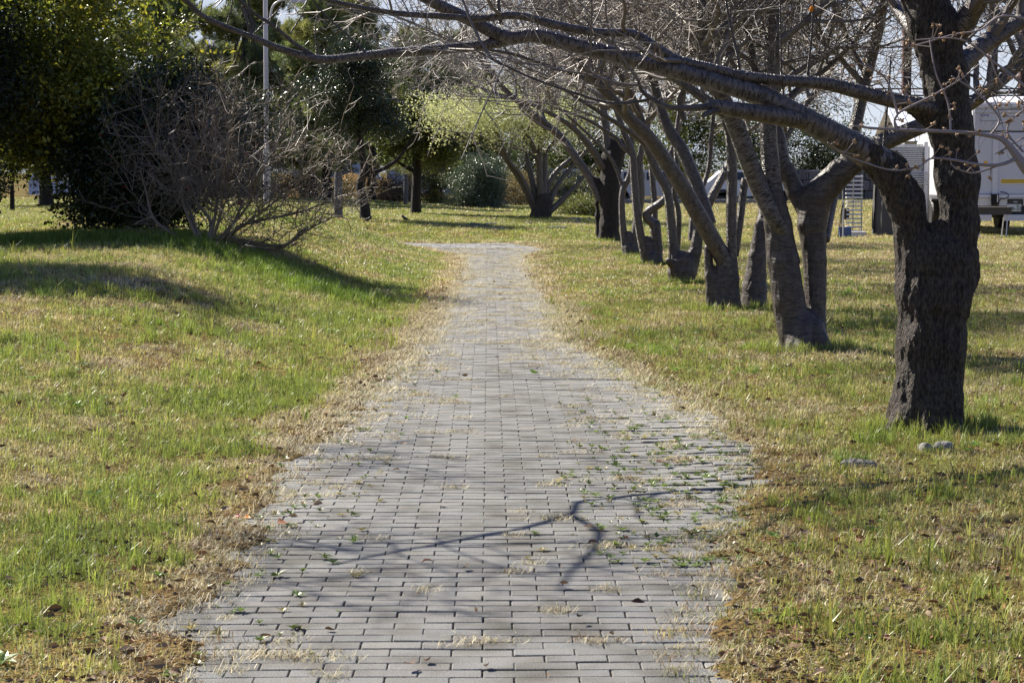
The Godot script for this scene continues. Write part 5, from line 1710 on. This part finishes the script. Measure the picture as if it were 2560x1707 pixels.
	for k in 11:
		m = MB.new()
		m.cham(Vector3(-0.06, 1.62 + 0.05 * k, 0.01), Vector3(0.44, 0.016, 0.03), 0.006, lin(0.42, 0.43, 0.45))
		part("louvre", m, M.paint, t, false)
	for k in 6:
		m = MB.new()
		m.rod(Vector3(-0.8, 1.2 + 0.055 * k, 0.08), Vector3(0.5, 1.2 + 0.055 * k, 0.08), 0.014, 8, lin(0.45, 0.46, 0.5))
		part("rail", m, M.metal, t, false)
	m = MB.new()
	m.cham(Vector3(0.44, 1.1, 0.04), Vector3(0.045, 1.1, 0.04), 0.01, lin(0.55, 0.56, 0.6))
	part("corner_post", m, M.paint, t, false)
	# blue crate, white box
	t = thing("blue_crate", Vector3(8.05, ground_h(8.05, 50.5), -50.5), "small blue plastic crate in the grass by the rack", "crate")
	for s in [[0, -0.1, 0.12, 0.012], [0, 0.1, 0.12, 0.012], [-0.12, 0, 0.012, 0.11], [0.12, 0, 0.012, 0.11]]:
		m = MB.new()
		m.cham(Vector3(s[0], 0.13, s[1]), Vector3(s[2], 0.12, s[3]), 0.005, lin(0.03, 0.08, 0.22))
		part("side", m, M.paint, t, false)
	m = MB.new()
	m.cham(Vector3(0, 0.02, 0), Vector3(0.11, 0.015, 0.09), 0.004, lin(0.03, 0.08, 0.22))
	part("bottom", m, M.paint, t, false)
	m = MB.new()
	m.cham(Vector3(0, 0.05, 0), Vector3(0.2, 0.05, 0.15), 0.012, lin(0.62, 0.62, 0.58))
	m.cham(Vector3(0, 0.105, 0), Vector3(0.21, 0.012, 0.16), 0.006, lin(0.66, 0.66, 0.62))
	var o := part("white_tray", m, M.paint, self)
	o.position = foot_at(8.42, 51.2)
	meta(o, "flat white tray at the foot of the rack", "tray")
	# stake with a coil of cable
	t = thing("cable_stake", Vector3(7.85, ground_h(7.85, 49.5), -49.5), "slim white stake with a dark cable loop hanging beside it", "stake")
	m = MB.new()
	m.rod(Vector3(0, -0.05, 0), Vector3(0.01, 0.85, 0), 0.017, 8, lin(0.5, 0.5, 0.5))
	part("stake", m, M.paint, t, false)
	m = MB.new()
	var lc := curve([Vector3(0.0, 0.82, 0), Vector3(-0.05, 0.6, 0.02), Vector3(-0.08, 0.3, 0.03), Vector3(-0.11, 0.03, 0.03), Vector3(-0.07, 0.01, 0.03), Vector3(-0.05, 0.3, 0.03), Vector3(-0.03, 0.6, 0.02), Vector3(0.0, 0.8, 0)], [0.01, 0.01, 0.01, 0.01, 0.01, 0.01, 0.01, 0.01], 0.04)
	m.tube(lc[0], lc[1], 6, black)
	part("cable_loop", m, M.plain, t, false)
	# white shed
	t = thing("white_shed", Vector3(15.3, 0, -74.0), "white ribbed shed roof glimpsed between the branches", "shed")
	m = MB.new()
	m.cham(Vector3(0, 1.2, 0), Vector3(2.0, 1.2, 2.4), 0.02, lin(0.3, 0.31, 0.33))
	part("wall", m, M.paint, t, false)
	m = MB.new()
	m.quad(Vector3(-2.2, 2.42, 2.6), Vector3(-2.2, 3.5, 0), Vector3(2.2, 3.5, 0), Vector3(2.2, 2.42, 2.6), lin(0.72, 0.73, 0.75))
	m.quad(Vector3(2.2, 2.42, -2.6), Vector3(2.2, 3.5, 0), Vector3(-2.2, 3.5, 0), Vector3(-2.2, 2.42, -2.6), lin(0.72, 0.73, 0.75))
	var roof := part("roof", m, M.paint, t, false)
	for k in 12:
		m = MB.new()
		var x := -2.1 + k * 0.38
		m.rod(Vector3(x, 2.44, 2.6), Vector3(x, 3.51, 0), 0.025, 6, lin(0.72, 0.73, 0.75))
		part("rib", m, M.paint, roof, false)
	# steel gantry
	t = thing("steel_gantry", Vector3(19.5, 0, -90.0), "dark rust-red steel columns joined by rails behind the truck", "gantry")
	for x in [-2.75, 0.7, 1.95, 5.0]:
		m = MB.new()
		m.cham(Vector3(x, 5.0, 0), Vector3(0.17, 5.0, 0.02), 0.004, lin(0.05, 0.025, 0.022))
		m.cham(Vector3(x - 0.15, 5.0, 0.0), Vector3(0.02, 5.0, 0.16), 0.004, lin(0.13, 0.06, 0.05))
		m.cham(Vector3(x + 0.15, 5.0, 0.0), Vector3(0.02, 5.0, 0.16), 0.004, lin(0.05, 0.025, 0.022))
		part("column", m, M.plain, t, false)
	for y in [4.45, 4.72]:
		m = MB.new()
		m.cham(Vector3(1.0, y, 0.2), Vector3(6.0, 0.03, 0.03), 0.004, lin(0.03, 0.03, 0.035))
		part("rail", m, M.plain, t, false)
	# ---- retaining wall of rough blocks
	t = thing("block_wall", Vector3(17.5, 0, -108.0), "grey retaining wall of rough interlocking blocks far behind the rack", "wall")
	for k in 3:
		for q in 22:
			m = MB.new()
			var w := 0.26
			m.cham(Vector3(-5.6 + q * 0.54 + (0.27 if k % 2 else 0.0), 0.24 + k * 0.5, r.randfn(0, 0.02)), Vector3(w, 0.235, 0.16), 0.05, tone(lin(0.3, 0.29, 0.28), 0.15, r))
			part("block", m, M.stone, t, false)
	m = MB.new()
	m.box(Vector3(0.2, 0.74, -0.12), Vector3(6.0, 0.74, 0.1), lin(0.1, 0.1, 0.095))
	part("core", m, M.stone, t, false)
	# ---- road, cars and hedge beyond the field
	m = MB.new()
	for k in 20:
		var x0 := -6.0 + k * 1.6
		m.quad(Vector3(x0, 0.03 + turf_h(x0, 97.0), -96.0), Vector3(x0, 0.03 + turf_h(x0, 97.0), -102.5), Vector3(x0 + 1.6, 0.03 + turf_h(x0 + 1.6, 97.0), -102.5), Vector3(x0 + 1.6, 0.03 + turf_h(x0 + 1.6, 97.0), -96.0), lin(0.3, 0.3, 0.31))
	meta(part("road", m, M.joint, self), "pale road along the back of the field", "", "", "structure")
	m = MB.new()
	for k in 16:
		m.cham(Vector3(0.0 + k * 0.82, 0.12, -95.9), Vector3(0.4, 0.12, 0.1), 0.02, lin(0.42, 0.42, 0.42))
	meta(part("kerb", m, M.stone, self), "low pale kerb of the road", "", "", "structure")
	var cars := [[7.2, 98.5, lin(0.45, 0.45, 0.46), "white car parked behind the leaning cherry stems", 1.45], [11.6, 99.0, lin(0.6, 0.62, 0.65), "silver car parked behind the upright stems of the third cherry", 1.45], [3.6, 100.5, lin(0.2, 0.23, 0.27), "dark grey car parked behind the fifth cherry", 1.5], [-6.9, 104.0, lin(0.35, 0.42, 0.62), "pale blue van behind the bare shrub's twigs", 1.9], [-2.6, 105.0, lin(0.4, 0.46, 0.6), "pale blue-grey van behind the two evergreen trunks", 1.9], [-19.0, 104.0, lin(0.55, 0.58, 0.7), "pale van seen through the foliage far left", 1.9]]
	for q in cars:
		car(q[0], q[1], q[2], q[3], q[4])
	var hedge := leaf_cluster(71, 34, 0.4, 0.13, 0.06, 0.4)
	var hs := [[5.5, 112.0, 2.2, "tall dark hedge tree behind the white car", lin(0.05, 0.07, 0.02)], [9.2, 108.0, 2.4, "bright yellow-green tree behind the parked cars", lin(0.12, 0.14, 0.022)], [13.0, 110.0, 2.6, "dark tree behind the second cherry's stems", lin(0.045, 0.06, 0.02)], [16.2, 112.0, 2.4, "dark tree above the block wall", lin(0.04, 0.055, 0.018)], [2.0, 116.0, 2.2, "olive tree behind the old dark trunk", lin(0.08, 0.09, 0.03)], [-12.0, 112.0, 2.4, "dark tree behind the pines on the left", lin(0.04, 0.055, 0.02)], [-17.5, 108.0, 2.6, "dark tree far back on the left", lin(0.04, 0.055, 0.02)], [-23.0, 104.0, 2.6, "dark tree at the far left behind the evergreens", lin(0.04, 0.055, 0.02)]]
	for q in hs:
		var f := foot_at(q[0], q[1])
		leafy("background_tree", q[3], "tree", f, [[[f, f + Vector3(0, 1.2, 0), f + Vector3(0.1, 2.6, 0)], [0.2, 0.16, 0.08]]], [[f + Vector3(0, q[2] * 1.05, 0), Vector3(2.1, q[2], 1.6), 620, 26]], hedge, M.gloss, [q[4], q[4] * 0.75, q[4] * 1.25], int(600 + q[0] * 7), 1.0, "trees along the road behind the field")
	# ---- stones and a piece of old wood
	var stones := [[1320, 562, 56.0, 0.16, "pale cut stone left of the many-stemmed cherry"], [1432, 536, 60.0, 0.2, "grey slab of stone right of the many-stemmed cherry"], [1470, 540, 62.0, 0.14, "rounded brown stone beside the old dark trunk"], [1445, 552, 57.0, 0.12, "dark stone in front of the grey slab"], [1400, 570, 53.0, 0.13, "flat pale stone on the shaded turf"], [1190, 566, 54.0, 0.15, "long flat stone in the shade stripe"], [1226, 562, 55.0, 0.12, "small flat stone at the end of the shade stripe"], [2165, 1178, 11.55, 0.07, "weathered grey piece of wood in the grass before the nearest trunk"], [2352, 1148, 12.1, 0.1, "pale root bulging from the turf right of the nearest trunk"]]
	for q in stones:
		var p := P(q[0], q[1], q[2])
		var sb := []
		var f := Vector3(p.x, turf_h(p.x, q[2]), p.z)
		for k in 3:
			sb.append([f + Vector3(r.randfn(0, q[3] * 0.5), q[3] * 0.1, r.randfn(0, q[3] * 0.2)), q[3] * r.randf_range(0.3, 0.45), f + Vector3(r.randfn(0, q[3] * 0.8), q[3] * 0.12, r.randfn(0, q[3] * 0.3)), q[3] * r.randf_range(0.22, 0.36)])
		var so := part("stone", skin(sb, 0.03, maxf(q[3] * 0.12, 0.009), q[3] * 0.06, false, tone(lin(0.3, 0.285, 0.265), 0.15, r)), M.stone, self)
		so.name = so.name if q[2] > 20.0 else numbered("wood_piece" if q[0] < 2200 else "surface_root")
		meta(so, q[4], "stone" if q[2] > 20.0 else "wood")
	# a few larger single leaves on the path's left edge
	for q in [[706, 1320, "rust-brown leaf lying flat on the path's left edge", lin(0.28, 0.11, 0.04), 1.3], [618, 1308, "orange leaf tilted up in the litter left of the path", lin(0.45, 0.18, 0.03), 0.8], [600, 1306, "crimson leaf in the litter left of the path", lin(0.4, 0.04, 0.1), 0.9], [237, 1250, "small red leaf in the lawn on the left", lin(0.6, 0.06, 0.05), 1.1], [1335, 938, "bright green weed leaf on the bricks", lin(0.3, 0.5, 0.04), 1.3]]:
		var dd: float = 8750.0 / (q[1] - 420.0)
		var p := P(q[0], q[1], dd)
		var lo := part_mesh("fallen_leaf", dead_leaf(90 + int(q[0])), solid(q[3], 0.5), self)
		lo.position = Vector3(p.x, maxf(pave_h(p.x, dd), turf_h(p.x, dd)) + 0.012, p.z)
		lo.rotation = Vector3(0.25, q[0], 0.1)
		lo.scale = Vector3.ONE * q[4]
		meta(lo, q[2], "leaf")

func car(x: float, d: float, col: Color, label: String, h: float) -> void:
	var t := thing("parked_car", foot_at(x, d) + Vector3(0, 0.03, 0), label, "car", "vehicles parked along the road")
	var outline: Array
	if h > 1.7:
		outline = [[-2.1, 0.3], [-2.12, 1.0], [-2.05, h - 0.08], [-1.9, h], [1.2, h], [1.5, h - 0.12], [1.95, 1.0], [2.1, 0.9], [2.12, 0.3]]
	else:
		outline = [[-2.1, 0.3], [-2.12, 0.85], [-1.9, 0.95], [-1.35, h - 0.03], [-0.9, h], [0.3, h], [0.75, h - 0.06], [1.3, 0.95], [2.0, 0.8], [2.12, 0.6], [2.12, 0.3]]
	var body := MB.new()
	var n := outline.size()
	for k in n:
		var p: Array = outline[k]
		var q: Array = outline[(k + 1) % n]
		var ip := 0.1 if p[1] > 1.1 else 0.0
		var iq := 0.1 if q[1] > 1.1 else 0.0
		body.quad(Vector3(p[0], p[1], 0.82 - ip), Vector3(p[0], p[1], -0.82 + ip), Vector3(q[0], q[1], -0.82 + iq), Vector3(q[0], q[1], 0.82 - iq), col)
	for s in [-1.0, 1.0]:
		for k in range(1, n - 1):
			var ps := []
			for w in [0, k, k + 1]:
				ps.append(Vector3(outline[w][0], outline[w][1], s * (0.82 - (0.1 if outline[w][1] > 1.1 else 0.0))))
			if s > 0: body.tri3(ps[0], ps[1], ps[2], col)
			else: body.tri3(ps[0], ps[2], ps[1], col)
	part("body", body, M.paint, t, false)
	for s in [-1.0, 1.0]:
		for w in [[-1.3, -0.4], [-0.3, 0.7]]:
			var g := MB.new()
			g.cham(Vector3((w[0] + w[1]) / 2, h * 0.5 + 0.45, s * 0.775), Vector3((w[1] - w[0]) / 2, 0.17, 0.03), 0.02, Color.WHITE, Basis(Vector3.RIGHT, -s * 0.25))
			part("window", g, M.glass, t, false)
	for xx in [-1.3, 1.3]:
		for s in [-1.0, 1.0]:
			var w := MB.new()
			w.lathe(Vector3(xx, 0.31, s * 0.72), Basis(Vector3.RIGHT, PI / 2), [Vector2(-0.1, 0.0), Vector2(-0.1, 0.24), Vector2(-0.08, 0.3), Vector2(0.08, 0.3), Vector2(0.1, 0.24), Vector2(0.1, 0.0)], 18, lin(0.02, 0.02, 0.02))
			part("wheel", w, M.plain, t, false)
	var hl := MB.new()
	hl.cham(Vector3(2.08, 0.68, 0.55), Vector3(0.05, 0.07, 0.16), 0.02, lin(0.7, 0.7, 0.7))
	part("headlight", hl, M.paint, t, false)

# ---------------------------------------------------------------- the scene
func _ready() -> void:
	cam_basis = Basis.from_euler(Vector3(pitch, yaw, 0))
	var cam := Camera3D.new()
	cam.name = "camera"
	cam.position = Vector3(0, EYE, 0)
	cam.basis = cam_basis
	cam.fov = rad_to_deg(2.0 * atan(853.5 / F))
	cam.near = 0.1
	cam.far = 1500.0
	add_child(cam)
	cam.current = true
	var env := Environment.new()
	env.background_mode = Environment.BG_SKY
	var sky := Sky.new()
	var sm := ProceduralSkyMaterial.new()
	sm.sky_top_color = Color(0.26, 0.43, 0.74)
	sm.sky_horizon_color = Color(0.92, 0.955, 1.0)
	sm.sky_curve = 0.2
	sm.ground_horizon_color = Color(0.55, 0.55, 0.5)
	sm.ground_bottom_color = Color(0.3, 0.3, 0.25)
	sm.sun_angle_max = 20.0
	sm.sun_curve = 0.05
	sm.energy_multiplier = 0.4
	sky.sky_material = sm
	env.sky = sky
	env.tonemap_mode = Environment.TONE_MAPPER_LINEAR
	env.tonemap_exposure = 2.35
	env.sdfgi_enabled = true
	env.ssao_enabled = true
	env.ssil_enabled = true
	var we := WorldEnvironment.new()
	we.name = "environment"
	we.environment = env
	add_child(we)
	var sun := DirectionalLight3D.new()
	sun.name = "sun"
	sun.light_color = Color(1.0, 0.965, 0.91)
	sun.light_energy = 1.6
	sun.light_angular_distance = 0.5
	sun.shadow_enabled = true
	var az := deg_to_rad(48.0)
	var el := deg_to_rad(42.0)
	var travel := Vector3(sin(az) * cos(el), -sin(el), cos(az) * cos(el))
	sun.basis = Basis.looking_at(travel, Vector3.UP)
	add_child(sun)

	nz.seed = 12
	nz2.seed = 34
	make_materials()
	build_ground()
	build_path()
	build_cherries()
	build_left()
	build_right()
	build_grass()
